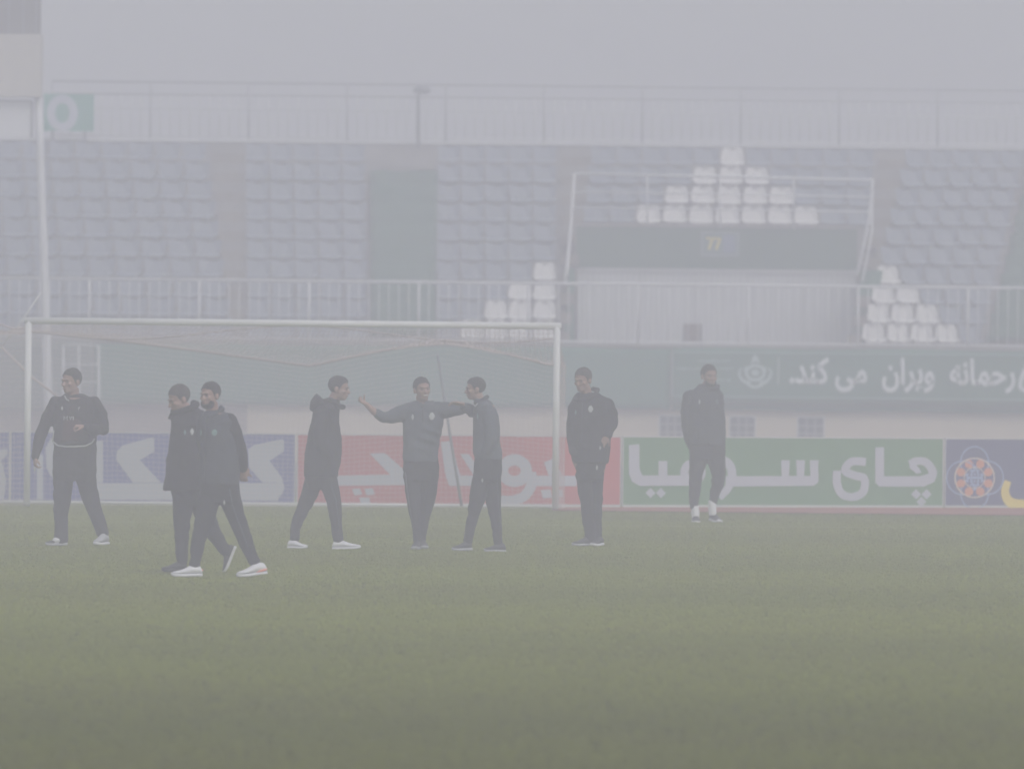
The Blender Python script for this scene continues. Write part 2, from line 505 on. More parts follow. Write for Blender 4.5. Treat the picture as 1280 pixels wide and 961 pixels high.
def block(n, l0, r0, l9, r9, where, ang, white=(), rows=range(ROWS), from_end=False):
    for r in rows:
        t = r / 9
        a, c = l0 + (l9 - l0) * t, r0 + (r9 - r0) * t
        for i in range(n):
            px = a + (c - a) * (i + .5) / n
            if px < -18: continue
            w = (c - a) / n * row_d(r) / FPX * (0.93 if (r, i) in white else 0.95)
            wh = (r, i) in white
            k = n - 1 - i if from_end else i
            side = ORD[k] + (' from the aisle' if from_end else '')
            seat(px, r, w, wh, ang, f"{'white' if wh else 'blue'} seat, {ROWN[r]}, {side}, {where}")
block(9, 292 - 9*34.6, 292, 259 - 9*33.2, 259, 'block behind the lamp mast', R(-4), from_end=True)
block(5, 309, 461, 306, 457, 'block beside the green tarpaulin', R(-1))
block(5, 544, 696, 546, 696, 'block between tarpaulin and tunnel', R(0),
      white={(0,1),(0,2),(0,3),(0,4),(1,2),(1,3),(1,4),(2,3),(2,4),(3,4)})
block(11, 709.5, 1084, 738, 1093, 'block above the tunnel', R(0), rows=range(6, 10),
      white={(9,5),(8,4),(8,5),(8,6),(7,3),(7,4),(7,5),(7,6),(7,7)} | {(6,i) for i in range(2,9)})
block(5, 1077, 1229, 1131, 1281, 'block past the tunnel railing', R(6),
      white={(0,0),(0,1),(0,2),(0,3),(1,0),(1,1),(1,2),(2,0),(2,1),(3,0)})

# tarpaulins laid over the steps
def tarp(l0, r0, l9, r9, rtop, mt, label):
    b = MB(); vs = []; nx = 8; prof = []
    for r in range(0, rtop + 1):
        d = row_d(r)
        prof += [(d - .44, TREAD[r] + .10, r), (d - .43, TREAD[r] + .26, r), (d + 0.28, TREAD[r] + .30, r + .7)]
    for k, (d, z, t) in enumerate(prof):
        t = min(1, t / 9)
        a, c = X(l0 + (l9 - l0) * t, d), X(r0 + (r9 - r0) * t, d)
        for i in range(nx + 1):
            x = a + (c - a) * i / nx
            vs.append((x, Yd(d) + 0.03 * noise.noise(Vector((x * 3, d, 1))), z + .045 * noise.noise(Vector((x * 2.2, d * 2, z)))))
    fs = [(j*(nx+1)+i, j*(nx+1)+i+1, (j+1)*(nx+1)+i+1, (j+1)*(nx+1)+i) for j in range(len(prof)-1) for i in range(nx)]
    b.add(vs, fs)
    o = b.obj('tarpaulin', mt, smooth=True)
    sm = o.modifiers.new('thick', 'SOLIDIFY'); sm.thickness = 0.01
    tag(o, label, 'tarpaulin')
tarp(463, 543, 459, 545, 8, M_greend, 'dark green tarpaulin covering the steps between two seat blocks')
tarp(1232, 1330, 1284, 1380, 9, M_greend, 'dark tarpaulin over the steps past the last seat block')
# gate / hatch over the beige top landing
# ------------------------------------------------------------------ tunnel block
dT = 149.0
TN = empty('tunnel_housing', (X(896, dT), Yd(dT), 0), 'players tunnel front of pale metal sheets under a dark green panel', 'tunnel')
def tpart(b, name, mt, label=None, parent=None):
    o = b.obj(name, mt, parent or TN, label=label)
    if parent is None:
        o.location = -TN.location
    return o
a = P(721, 283, dT); c = P(1071, 337, dT)
zc = a.z; zb = P(721, 334, dT).z
b = MB(); b.box(a.x, c.x, Yd(dT), Yd(dT) + 0.10, zb, zc); tpart(b, 'panel', M_greend, 'dark green panel above the tunnel mouth')
b = MB(); b.box(a.x - .06, c.x + .06, Yd(dT) - 0.03, Yd(dT) + 0.16, zc, zc + .05); tpart(b, 'ledge', M_conc)
# corrugated sheets: five side by side
edges = [721, 800, 868, 935, 1004, 1070]
for i in range(5):
    x0, x1 = X(edges[i], dT), X(edges[i+1], dT) - 0.012
    nn = max(6, int((x1 - x0) / 0.055)); vs = []; fs = []
    for k in range(nn + 1):
        x = x0 + (x1 - x0) * k / nn
        y = Yd(dT) + 0.06 + (0.007 if k % 2 else 0) + 0.01 * (i % 2)
        vs += [(x, y, 1.85), (x, y, zb - 0.01), (x, y + .03, 1.85), (x, y + .03, zb - .01)]
    for k in range(nn):
        o4 = k * 4
        fs += [(o4, o4+4, o4+5, o4+1), (o4+2, o4+3, o4+7, o4+6), (o4+1, o4+5, o4+7, o4+3)]
    b = MB(); b.add(vs, fs); tpart(b, 'sheet', M_corr)
b = MB(); b.box(a.x, c.x, Yd(dT) + .025, Yd(dT) + 0.055, zb - .08, zb - .004); tpart(b, 'lintel', M_corr)
b = MB(); b.box(a.x - .1, c.x + .1, Yd(145.2), Yd(dT) + .1, 1.70, 1.85); tpart(b, 'landing', M_conc)
# cheek walls beside the mouth
for pts, nm in (([(704, 430), (718, 430), (718, 336), (712, 336)], 0), ([(1066, 432), (1082, 432), (1104, 338), (1078, 338)], 1)):
    f = [P(x, y, 147.4) for x, y in pts]; bk = [v + Vector((0, 1.5, 0)) for v in f]
    b = MB(); b.add(f + bk, [(0,1,2,3), (7,6,5,4), (0,4,5,1), (1,5,6,2), (2,6,7,3), (3,7,4,0)]); tpart(b, 'cheek_wall', M_green)
for px in (1067, 1073):
    b = MB(); b.tube([P(px, 436, 146.2), P(px, 388, 146.2)], .018, 6); tpart(b, 'post', M_grey)

# white pipe frame round the terrace above the tunnel
dR = 148.8
TR = empty('tunnel_railing', P(905, 283, dR), 'white pipe railing standing round the seats above the tunnel', 'railing')
def rpart(b, name, mt=M_wpaint, label=None):
    o = b.obj(name, mt, TR, label=label, smooth=True); o.location = -TR.location; return o
rr = 0.024
b = MB(); b.tube([P(718, 217, dR), P(1091, 225, dR)], .027, 8); rpart(b, 'rail')
b = MB(); b.tube([P(719, 240, dR), P(1088, 246, dR)], .016, 8); rpart(b, 'rail')
b = MB(); b.tube([P(717, 259, dR), P(1085, 265, dR)], .016, 8); rpart(b, 'rail')
for px, y0, y1 in ((809, 219, 283), (992, 223, 287), (900, 221, 284)):
    b = MB(); b.tube([P(px, y0, dR), P(px, y1, dR)], .018, 8); rpart(b, 'post')
b = MB(); b.tube([P(718, 217, dR), P(714, 275, dR), P(709, 335, 148.0), P(707, 352, 147.6)], [.03, .032, .040, .04], 8); rpart(b, 'side_post')
b = MB(); b.tube([P(1091, 225, dR), P(1086, 275, dR), P(1071, 345, 147.6)], .03, 8); rpart(b, 'side_post')
b = MB(); b.tube([P(1091, 225, dR), P(1090, 290, 148.2), P(1078, 352, 147.0)], .020, 8); rpart(b, 'side_post')
# little mesh infill between the two right posts
b = MB()
for i in range(11):
    t = (i + 1) / 12
    l = P(1091, 225, dR).lerp(P(1071, 345, 147.6), t); l2 = P(1091, 225, dR).lerp(P(1078, 352, 147.0), min(1, t + .02)) + Vector((.06 * math.sin(math.pi * t), 0, 0))
    b.tube([l, l2], .010, 4)
o = rpart(b, 'mesh_infill', label='white wire mesh filling the railing side')
o['kind'] = 'stuff'

# number box on the green panel
NS = empty('number_sign', P(899, 320, dT - .05), 'small framed number box reading 77 on the green tunnel panel', 'sign')
def at(root, b, name, mt, label=None, smooth=False, parent=None):
    o = b.obj(name, mt, parent or root, label=label, smooth=smooth)
    if parent is None: o.location = -root.location
    return o
p0, p1 = P(878, 291, dT - .05), P(922, 319, dT - .05)
b = MB(); b.box(p0.x, p1.x, p0.y, p0.y + .05, p1.z, p0.z); at(NS, b, 'back_plate', mat('sign_green', (.05, .13, .12), .7))
b = MB()
t = .018
for bx in ((p0.x - t, p1.x + t, p0.z, p0.z + t), (p0.x - t, p1.x + t, p1.z - t, p1.z), (p0.x - t, p0.x, p1.z, p0.z), (p1.x, p1.x + t, p1.z, p0.z)):
    b.box(bx[0], bx[1], p0.y - .012, p0.y + .04, bx[2], bx[3])
at(NS, b, 'frame', mat('sign_frame', (.38, .42, .46), .6))
b = MB(); q0, q1 = P(904, 294, dT - .06), P(919, 316, dT - .06); b.box(q0.x, q1.x, p0.y - .006, p0.y - .002, q1.z, q0.z); at(NS, b, 'blue_field', mat('sign_blue', (.10, .15, .26), .6))

# ------------------------------------------------------------------ flat shapes on a plane (lettering)
class Plane:
    """vertical plane through ground points a,c ; gives world points for photograph pixels"""
    def __init__(s, a, c):
        s.a = Vector((a.x, a.y, 0)); s.t = (Vector((c.x, c.y, 0)) - s.a); s.len = s.t.length; s.t.normalize()
        s.n = Vector((s.t.y, -s.t.x, 0))          # towards the camera
    def at(s, px, py, off=0.0):
        v = ray(px, py); k = (s.a - CAM).dot(s.n) / v.dot(s.n)
        return CAM + v * k + s.n * off
_lay = [0]
def poly_on(pl, pts, b, off, th=0.004):
    _lay[0] = (_lay[0] + 1) % 9
    o2 = off + th + _lay[0] * 0.0004
    f = [pl.at(x, y, o2) for x, y in pts]; g = [pl.at(x, y, off) for x, y in pts]
    n = len(pts)
    # proud face and its thin edge
    b.add(f + g, [tuple(range(n))] + [(i, (i+1) % n, n + (i+1) % n, n + i) for i in range(n)])
def smoothline(pts, n=5):
    out = []
    for i in range(len(pts) - 1):
        p0 = pts[max(i-1, 0)]; p1 = pts[i]; p2 = pts[i+1]; p3 = pts[min(i+2, len(pts)-1)]
        for k in range(n):
            t = k / n
            out.append(tuple(0.5 * ((2*p1[j]) + (-p0[j]+p2[j])*t + (2*p0[j]-5*p1[j]+4*p2[j]-p3[j])*t*t + (-p0[j]+3*p1[j]-3*p2[j]+p3[j])*t**3) for j in range(2)))
    out.append(tuple(pts[-1]))
    return out
def stroke_poly(pts, w, smooth=True):
    if smooth and len(pts) > 2: pts = smoothline(pts)
    ws = w if isinstance(w, (list, tuple)) else (w, w)
    L, Rr = [], []
    for i, p in enumerate(pts):
        q0 = pts[max(i-1, 0)]; q1 = pts[min(i+1, len(pts)-1)]
        dx, dy = q1[0]-q0[0], q1[1]-q0[1]; l = math.hypot(dx, dy) or 1
        t = i / (len(pts) - 1); ww = (ws[0] * (1 - t) + ws[1] * t) / 2
        L.append((p[0] - dy/l*ww, p[1] + dx/l*ww)); Rr.append((p[0] + dy/l*ww, p[1] - dx/l*ww))
    return L, Rr
def stroke_on(pl, pts, w, b, off, smooth=True, th=0.004):
    L, Rr = stroke_poly(pts, w, smooth)
    _lay[0] = (_lay[0] + 1) % 9
    o2 = off + th + _lay[0] * 0.0004
    n = len(L)
    vs = [pl.at(x, y, o2) for x, y in L] + [pl.at(x, y, o2) for x, y in Rr] + [pl.at(x, y, off) for x, y in L] + [pl.at(x, y, off) for x, y in Rr]
    fs = []
    for i in range(n - 1):
        fs += [(i, i+1, n+i+1, n+i), (i+1, i, 2*n+i, 2*n+i+1), (n+i, n+i+1, 3*n+i+1, 3*n+i)]
    fs += [(0, n, 3*n, 2*n), (n-1, 2*n-1+n, 4*n-1, 2*n-1)] if False else [(0, n, 3*n, 2*n), (2*n-1, n-1, 3*n-1, 4*n-1)]
    b.add(vs, fs)
def ringpts(cx, cy, rx, ry=None, n=28, a0=0, a1=360):
    ry = ry or rx
    return [(cx + rx * math.cos(R(a0 + (a1-a0) * i / (n if a1 - a0 < 360 else n))), cy + ry * math.sin(R(a0 + (a1-a0) * i / n))) for i in range(n + (1 if a1 - a0 < 360 else 0))]

# the two digits
pT = Plane(P(878, 300, dT - .062), P(922, 300, dT - .062))
for x in (883, 892.5):
    b = MB(); stroke_on(pT, [(x, 298), (x + 7.5, 298), (x + 3, 312)], 3.3, b, 0, smooth=False); at(NS, b, 'numeral', M_yellow)

# chair standing in front of the tunnel sheets
CH = empty('wooden_chair', P(866, 434, 147.6), 'dark brown chair standing before the pale tunnel sheets', 'chair')
z0 = 1.853
cx = P(866, 420, 147.6).x; yb = Yd(147.6)
CH.location = (cx, yb, z0)
for sx in (-.17, .17):
    b = MB(); b.tube([(sx, .18, 0), (sx, .20, .45), (sx * .93, .27, .86)], .026, 6); b.obj('leg', M_dark, CH)
    b = MB(); b.tube([(sx, -.2, 0), (sx, -.19, .40)], .02, 6); b.obj('leg', M_dark, CH)
b = MB(); b.box(-.19, .19, -.22, .2, .40, .43); b.obj('seat', M_wood, CH)
b = MB(); b.box(-.155, .155, .225, .25, .50, .87); b.obj('backrest', M_wood, CH)

# ------------------------------------------------------------------ front railing
dF = 144.15
RA = empty('white_railing', (0, Yd(dF), 2.25), 'long white steel railing with upright bars along the stand front', 'railing')
zt = 2 + (448.6 - 353.9) * dF / FPX
zbm = 2.34
xl, xr = X(-30, dF), X(1320, dF)
bt = MB(); bt.tube([(xl, 0, zt - 2.25), (xr, 0, zt - 2.25)], .03, 8); bt.obj('top_rail', M_wpaint, RA, smooth=True)
bt = MB(); bt.tube([(xl, 0, zbm - 2.25), (xr, 0, zbm - 2.25)], .02, 8); bt.obj('bottom_rail', M_wpaint, RA, smooth=True)
bar = MB().tube([(0, 0, zbm - 2.25), (0, 0, zt - 2.25)], .0095, 6).mesh('bar', M_wpaint, True)
post = MB().tube([(0, 0, 0), (0, 0, zt - 2.25)], .026, 8).mesh('post', M_wpaint, True)
k = 0
x = xl + .05
while x < xr:
    if k % 11 == 0: link('post', post, RA, (x, 0, 0))
    else: link('bar', bar, RA, (x, 0, 0))
    x += 0.19; k += 1
# ------------------------------------------------------------------ fence on top of the stand
dU = dP + .1
FE = empty('top_fence', (0, Yd(dU), zP + .05), 'faint pale bar fence along the top of the stand', 'fence')
def zrel(y): return 2 + (448.6 - y) * dU / FPX - (zP + .05)
xl2, xr2 = X(62, dU), X(1330, dU)
M_frail = mat('weathered_rail', (.40, .40, .42), .7)
for y, r_ in ((107.5, .024), (123, .018), (141, .012), (175, .018)):
    bt = MB(); bt.tube([(xl2, 0, zrel(y)), (xr2, 0, zrel(y))], r_, 6); bt.obj('rail', M_frail if y < 130 else M_wpaint, FE, smooth=True)
bar = MB().tube([(0, 0, zrel(176)), (0, 0, zrel(123))], .012, 6).mesh('bar', M_wpaint, True)
post = MB().tube([(0, 0, 0), (0, 0, zrel(107))], .022, 6).mesh('post', M_frail, True)
x = xl2; k = 0
while x < xr2:
    link('post' if k % 10 == 0 else 'bar', post if k % 10 == 0 else bar, FE, (x, 0, 0))
    x += 0.2; k += 1

# camera / lamp on a mast at the top
dM = dP - .2
LM = empty('lamp_mast', P(523, 183, dM), 'slim grey mast with a lamp head above the green tarpaulin', 'lamp')
b = MB(); b.tube([P(523, 186, dM), P(523, 122, dM), P(524, 114, dM)], .034, 8); at(LM, b, 'mast', M_grey, smooth=True)
b = MB(); c_ = P(529, 112, dM); b.ell(c_, (.16, 0, -.03), (0, .1, 0), (.02, 0, .09)); at(LM, b, 'lamp_head', M_grey, smooth=True)
b = MB(); c_ = P(520, 113, dM); b.ell(c_, (.06, 0, 0), (0, .06, 0), (0, 0, .06)); at(LM, b, 'bracket', M_grey, smooth=True)

# ------------------------------------------------------------------ fascia cloths and banner
def cloth(name, px0, px1, py0, py1, d, mt, label, cat, amp=.02, roll_comp=True):
    c0 = (px0 + px1) / 2
    x0, x1 = X(px0, d), X(px1, d)
    z1 = 2 + (448.6 - py0) * d / FPX; z0 = 2 + (448.6 - py1) * d / FPX
    nx = max(6, int((x1 - x0) / .12)); nz = 8
    vs = []
    for j in range(nz + 1):
        for i in range(nx + 1):
            x = x0 + (x1 - x0) * i / nx; z = z0 + (z1 - z0) * j / nz
            y = Yd(d) + amp * noise.noise(Vector((x * 1.4, z * .7, d))) + amp * .6 * noise.noise(Vector((x * 5, z * 1.2, d)))
            vs.append((x, y, z + .012 * math.sin(x * 1.9) * (1 if j in (0, nz) else 0)))
    fs = [(j*(nx+1)+i, j*(nx+1)+i+1, (j+1)*(nx+1)+i+1, (j+1)*(nx+1)+i) for j in range(nz) for i in range(nx)]
    b = MB(); b.add(vs, fs)
    o = b.obj(name, mt, smooth=True)
    sm = o.modifiers.new('thick', 'SOLIDIFY'); sm.thickness = 0.006; sm.offset = 1
    tag(o, label, cat)
    return o
cloth('fascia_cloth', 118, 838, 434, 509, 143.86, M_green, 'plain green cloth hung along the stand front behind the goal', 'cloth')
cloth('fascia_cloth', -40, 116, 432, 520, 143.88, mat('grey_green_cloth', (.11, .14, .12), .85, .3, var=.1, vscale=1.3), 'greyish green cloth on the stand front near the corner', 'cloth')
bn = cloth('banner', 840, 1330, 432.5, 501, 143.80, M_green, 'green banner with white calligraphy and a crest', 'banner', amp=.008)
bx = cloth('soffit_shadow_strip', 840, 1330, 500, 510, 143.87, M_greend, 'dark strip put in for the soffit shadow below the lettered banner', 'cloth', amp=.01)  # dark green strip stands in for the soffit shadow under the banner
plB = Plane(Vector((0, Yd(143.77), 0)), Vector((1, Yd(143.77), 0)))
def bpart(b, name, mt, **k):
    return b.obj(name, mt, bn, **k)
b = MB()
stroke_on(plB, [(841, 440), (1300, 444)], 1.2, b, 0, False); stroke_on(plB, [(841, 495), (1300, 500)], 1.2, b, 0, False)
stroke_on(plB, [(841, 440), (840.6, 495)], 1.5, b, 0, False)
bpart(b, 'border_line', mat('banner_line', (.30, .45, .42), .8))
M_blet = mat('banner_lettering', (.78, .82, .82), .8)
txt = ".\uFEAA\uFEE8\uFB90 \uFBFD\uFEE3  \uFEE5\uFE8D\uFEAE\uFBFE\uFEED  \uFEEA\uFEE7\uFE8E\uFEE4\uFEA3\uFEAD"
def text_mesh(s, offset=0.0):
    cu = bpy.data.curves.new('lettering', 'FONT'); cu.body = s; cu.size = 1; cu.extrude = 0.0; cu.offset = offset
    cu.resolution_u = 3
    o = bpy.data.objects.new('lettering', cu); C.objects.link(o)
    dg = bpy.context.evaluated_depsgraph_get()
    me = bpy.data.meshes.new_from_object(o.evaluated_get(dg))
    bpy.data.objects.remove(o)
    return me
def text_on(pl, s, box, parent, mt, name, off=0.004, bold=0.0, fit_w=True):
    """fit text into pixel box (x0,y0,x1,y1)"""
    me = text_mesh(s, bold)
    co = np.empty(len(me.vertices) * 3); me.vertices.foreach_get('co', co); co = co.reshape(-1, 3)
    mn, mx = co[:, :2].min(0), co[:, :2].max(0)
    x0, y0, x1, y1 = box
    for v in me.vertices:
        u = (v.co.x - mn[0]) / (mx[0] - mn[0]); w = (v.co.y - mn[1]) / (mx[1] - mn[1])
        px = x0 + (x1 - x0) * u; py = y1 + (y0 - y1) * w + (px - (x0 + x1) / 2) * ROLL
        v.co = pl.at(px, py, off)
    me.materials.clear(); me.materials.append(mt)
    # one object for each connected glyph
    n = len(me.vertices); lab = np.arange(n)
    ed = np.empty(len(me.edges) * 2, dtype=np.int32); me.edges.foreach_get('vertices', ed); ed = ed.reshape(-1, 2)
    while True:
        new = lab.copy(); np.minimum.at(new, ed[:, 0], lab[ed[:, 1]]); np.minimum.at(new, ed[:, 1], lab[ed[:, 0]])
        if (new == lab).all(): break
        lab = new
    co = [tuple(v.co) for v in me.vertices]; fs = {}
    for pgn in me.polygons: fs.setdefault(int(lab[pgn.vertices[0]]), []).append(tuple(pgn.vertices))
    for L_, fl in fs.items():
        ids = sorted({i for f_ in fl for i in f_}); mp = {i: k for k, i in enumerate(ids)}
        b = MB(); b.add([co[i] for i in ids], [tuple(mp[i] for i in f_) for f_ in fl])
        b.obj(name, mt, parent)
    bpy.data.meshes.remove(me)
text_on(plB, txt, (987, 447, 1269, 491), bn, M_blet, 'letter', bold=0.03)
b = MB(); stroke_on(plB, [(1284, 456), (1278, 470), (1276, 485), (1290, 489)], 5, b, 0); bpart(b, 'letter', M_blet)
# crest on the banner: crowned round badge with laurel sides, and lines of small text beside it
b = MB()
def ring_on(pl, cx, cy, r, w, b, off=0.0, ry=None, n=26):
    ry = ry or r
    _lay[0] = (_lay[0] + 1) % 9
    o2 = off + .004 + _lay[0] * .0004
    vs = []
    for q in (0, 1):
        for i in range(n):
            a_ = 2 * math.pi * i / n; k = (r - w/2 if q else r + w/2, ry - w/2 if q else ry + w/2)
            vs.append(pl.at(cx + k[0]*math.cos(a_), cy + k[1]*math.sin(a_), o2))
    b.add(vs, [(i, (i+1) % n, n + (i+1) % n, n + i) for i in range(n)])
ring_on(plB, 944, 466, 11, 4, b, ry=9)
poly_on(plB, ringpts(944, 466, 5, 4), b, 0)
poly_on(plB, [(938, 455), (941, 446), (944, 443), (947, 446), (950, 455), (944, 452)], b, 0)
for s_ in (-1, 1):
    stroke_on(plB, [(944 + s_*6, 479), (944 + s_*15, 476), (944 + s_*20, 467), (944 + s_*17, 460)], (5, 2), b, 0)
    stroke_on(plB, [(944 + s_*11, 458), (944 + s_*13, 464)], 3, b, 0, False)
stroke_on(plB, [(934, 480), (944, 484), (954, 480)], 4, b, 0)
bpart(b, 'crest', mat('crest_pale', (.45, .58, .55), .8))
b = MB(); stroke_on(plB, [(973.5, 447), (972.5, 480)], 1.0, b, 0, False); bpart(b, 'divider', M_blet)
for (x0, x1, y) in ((872, 915, 451), (846, 878, 461), (888, 916, 461), (878, 914, 475)):
    b = MB(); x = x0
    while x < x1 - 2:
        w = random.uniform(2, 5); hh = random.uniform(.6, 1.4)
        stroke_on(plB, [(x, y + random.uniform(-.7, .7)), (x + w, y + random.uniform(-.7, .7))], hh * 1.8, b, 0, False); x += w + .8
    bpart(b, 'small_print', mat('small_print', (.35, .50, .47), .8))

# steel ladder frame in front of the fascia
dL = 143.4
LF = empty('ladder_frame', G(100, 640), 'white steel ladder frame standing by the grey green corner cloth', 'ladder')
LF.location = (X(100, dL), Yd(dL), 0)
for px in (79, 98.5, 123):
    b = MB(); b.tube([P(px, 431, dL), P(px + 1, 585, dL)], .024 if px > 100 else .017, 6); at(LF, b, 'upright', M_wpaint, smooth=True)
for py in (431, 455, 477, 500, 523):
    b = MB(); b.tube([P(79, py, dL), P(123, py + .4, dL)], .013, 6); at(LF, b, 'rung', M_wpaint, smooth=True)

# ------------------------------------------------------------------ score tower and light mast at the left edge
dS = 138.0
MA = empty('light_mast', (X(60, dS), Yd(dS), 0), 'tall pale steel mast carrying a beige cabinet at its top', 'mast')
foot = P(63, 602, dS); foot.z = 0
b = MB(); b.tube([foot, P(59, 470, dS), P(55, 330, dS), P(50, 180, dS), P(47, 122, dS)], [.09, .085, .08, .072, .068], 12); at(MA, b, 'pole', M_wpaint, smooth=True)
b = MB(); p0, p1 = P(-40, 43, dS), P(52, 122, dS); b.box(p0.x, p1.x, Yd(dS) - .25, Yd(dS) + .35, p1.z, p0.z); at(MA, b, 'cabinet', mat('beige_paint', (.50, .47, .42), .7, var=.04), 'beige cabinet box on the mast')
b = MB(); p2, p3 = P(-40, -40, dS), P(50, 42, dS); b.box(p2.x, p3.x, Yd(dS) - .2, Yd(dS) + .3, p0.z + .003, 8.6 if p2.z < 8.6 else p2.z); at(MA, b, 'dark_box', mat('dark_taupe', (.13, .12, .115), .7, var=.08), 'dark box above the beige cabinet')
for i, px in enumerate((12, 30, 46)):
    b = MB(); q = P(px, 20, dS); b.box(q.x - .012, q.x + .012, Yd(dS) - .22, Yd(dS) - .2, p0.z + .01, 8.55); at(MA, b, 'rib', M_grey)
b = MB(); p4, p5 = P(-40, 127, dS), P(38, 172, dS); b.box(p4.x, p5.x, Yd(dS) - .05, Yd(dS) + .05, p5.z, p4.z); at(MA, b, 'pale_panel', mat('pale_panel', (.66, .67, .68), .6), 'pale panel hung below the cabinet')
b = MB(); p6 = P(38.8, 125, dS); b.box(p4.x, p6.x + .02, Yd(dS) - .07, Yd(dS) + .07, p4.z + .003, p4.z + .03); b.box(p6.x, p6.x + .03, Yd(dS) - .07, Yd(dS) + .07, p5.z, p4.z - .001); at(MA, b, 'panel_edge', M_grey)

# letter sign on the parapet
dO = dP - .25
LS = empty('letter_sign', P(86, 183, dO), 'green board with a large white letter O beside the mast', 'sign')
p0, p1 = P(55, 117.5, dO), P(117, 164.5, dO)
b = MB(); b.box(p0.x, p1.x, Yd(dO), Yd(dO) + .05, p1.z, p0.z); at(LS, b, 'board', mat('sign_board_green', (.02, .27, .18), .6, var=.05))
plO = Plane(Vector((0, Yd(dO) - .002, 0)), Vector((1, Yd(dO) - .002, 0)))
b = MB(); ring_on(plO, 78, 141.5, 14.2, 10.5, b, ry=17.5, n=36); at(LS, b, 'letter', M_letterw)
for px in (66, 106):
    b = MB(); q = P(px, 170, dO + .08); b.box(q.x - .03, q.x + .03, Yd(dO) + .055, Yd(dO) + .1, zP - .3, p1.z + .3); at(LS, b, 'post', M_grey)

# ------------------------------------------------------------------ goal
GO = empty('football_goal', GL, 'white football goal with a sagging net behind the players', 'goal')
GW, GH = 6.98, 2.44
def gp(u, w, z): return gdir * u + gback * w + Vector((0, 0, z))        # local to the goal
b = MB(); b.tube([gp(0, 0, 0), gp(0, 0, GH)], .043, 16); b.obj('post', M_wpaint, GO, smooth=True)
b = MB(); b.tube([gp(GW, 0, 0), gp(GW, 0, GH)], .045, 16); b.obj('post', M_wpaint, GO, smooth=True)
b = MB(); b.tube([gp(-.055, 0, GH + .0), gp(GW + .055, 0, GH + .0)], .044, 16); b.obj('crossbar', M_wpaint, GO, smooth=True)
# net: roof that sags, rear wall, two sides flaring outwards
def rear_top(u):                      # height of the rear edge of the sagging roof at u
    kx = [-.75, 0.1, 1.0, 2.2, 3.8, 4.6, 5.6, 6.3, 7.0, 7.3]
    kz = [2.28, 2.31, 2.22, 2.08, 1.88, 2.06, 2.25, 2.10, 1.93, 1.9]
    return float(np.interp(u, kx, kz))
DB = 1.25
def net_part(f, nu, nv, name='net', rad=.0026):
    b = MB()
    P_ = [[Vector(f(i / nu, j / nv)) for i in range(nu + 1)] for j in range(nv + 1)]
    jit = lambda: Vector((rng.normal(0, .004), rng.normal(0, .006), rng.normal(0, .004)))
    for j in range(nv + 1):
        for i in range(nu + 1):
            P_[j][i] += jit()
    for j in range(nv + 1): b.tube(P_[j], rad, 3, cap=False)
    for i in range(nu + 1): b.tube([P_[j][i] for j in range(nv + 1)], rad, 3, cap=False)
    return b
def back(u, v):
    U = -.75 + (GW + 1.0) * u
    zt_ = rear_top(U)
    return gp(U, DB + .12 * math.sin(math.pi * v) + .05 * math.sin(9 * u), .01 + zt_ * v)
def roof(u, v):
    U0 = GW * u; U1 = -.75 + (GW + 1.0) * u
    z1 = rear_top(U1)
    return gp(U0 + (U1 - U0) * v, DB * v, GH + (z1 - GH) * v - .10 * math.sin(math.pi * v) * (1 - .5 * math.sin(5 * u)))
def side_l(u, v):
    z_ = GH * (1 - u) + rear_top(-.75) * u
    return gp(-.75 * u, DB * u, .01 + z_ * v - .06 * math.sin(math.pi * u) * v)
def side_r(u, v):
    z_ = GH * (1 - u) + rear_top(7.2) * u
    return gp(GW + .25 * u, DB * u, .01 + z_ * v - .06 * math.sin(math.pi * u) * v)
nets = MB()
for f, nu, nv in ((back, 116, 34), (roof, 110, 18), (side_l, 18, 34), (side_r, 18, 34)):
    q = net_part(f, nu, nv, rad=.0038 if f is roof else .0024); nets.add(q.v, q.f)
o = nets.obj('net', M_net, GO); o['kind'] = 'stuff'
# hem ropes
b = MB(); b.tube([roof(i / 60, 1.0) for i in range(61)], .022, 6); b.obj('hem_rope', M_rope, GO, smooth=True)
b = MB(); b.tube([gp(U, .55, GH - .13 - .10 * math.sin(U * 1.3)) for U in np.linspace(0, GW, 40)], .012, 5); b.obj('hem_rope', M_rope, GO, smooth=True)
b = MB(); b.tube([gp(-.75, DB, .035), gp(GW + .25, DB, .035)], .022, 6); b.obj('ground_bar', M_wpaint, GO, smooth=True)
# guy ropes from the rear left corner
def rel(v): return v - GO.location
b = MB(); b.tube([rel(P(2, 434, 101.0)), rel(P(38, 470, 101.2)), rel(P(78, 500, 101.5))], .017, 5); b.obj('guy_rope', M_net, GO, smooth=True)
b = MB(); b.tube([rel(P(-4, 404, 101.0)), rel(P(18, 411, 100.5)), rel(P(38, 409, 99.8))], .017, 5); b.obj('guy_rope', M_net, GO, smooth=True)
b = MB(); b.tube([rel(P(51, 366, 101.0)), rel(P(25, 404, 101.0)), rel(P(0, 436, 101.0))], .011, 5); b.obj('guy_rope', M_wpaint, GO, smooth=True)
b = MB(); b.tube([rel(P(-3, 420, 101.1)), rel(P(-3, 630, 101.1))], .03, 8); b.obj('net_support', M_wpaint, GO, smooth=True)
b = MB(); b.tube([rel(P(577, 632, 101.2)), rel(P(562, 540, 101.1)), rel(P(547, 444, 101.0))], [.020, .018, .014], 8)
b.obj('net_support', mat('blue_grey_pole', (.15, .16, .19), .6), GO, smooth=True, label='thin dark leaning pole behind the net')

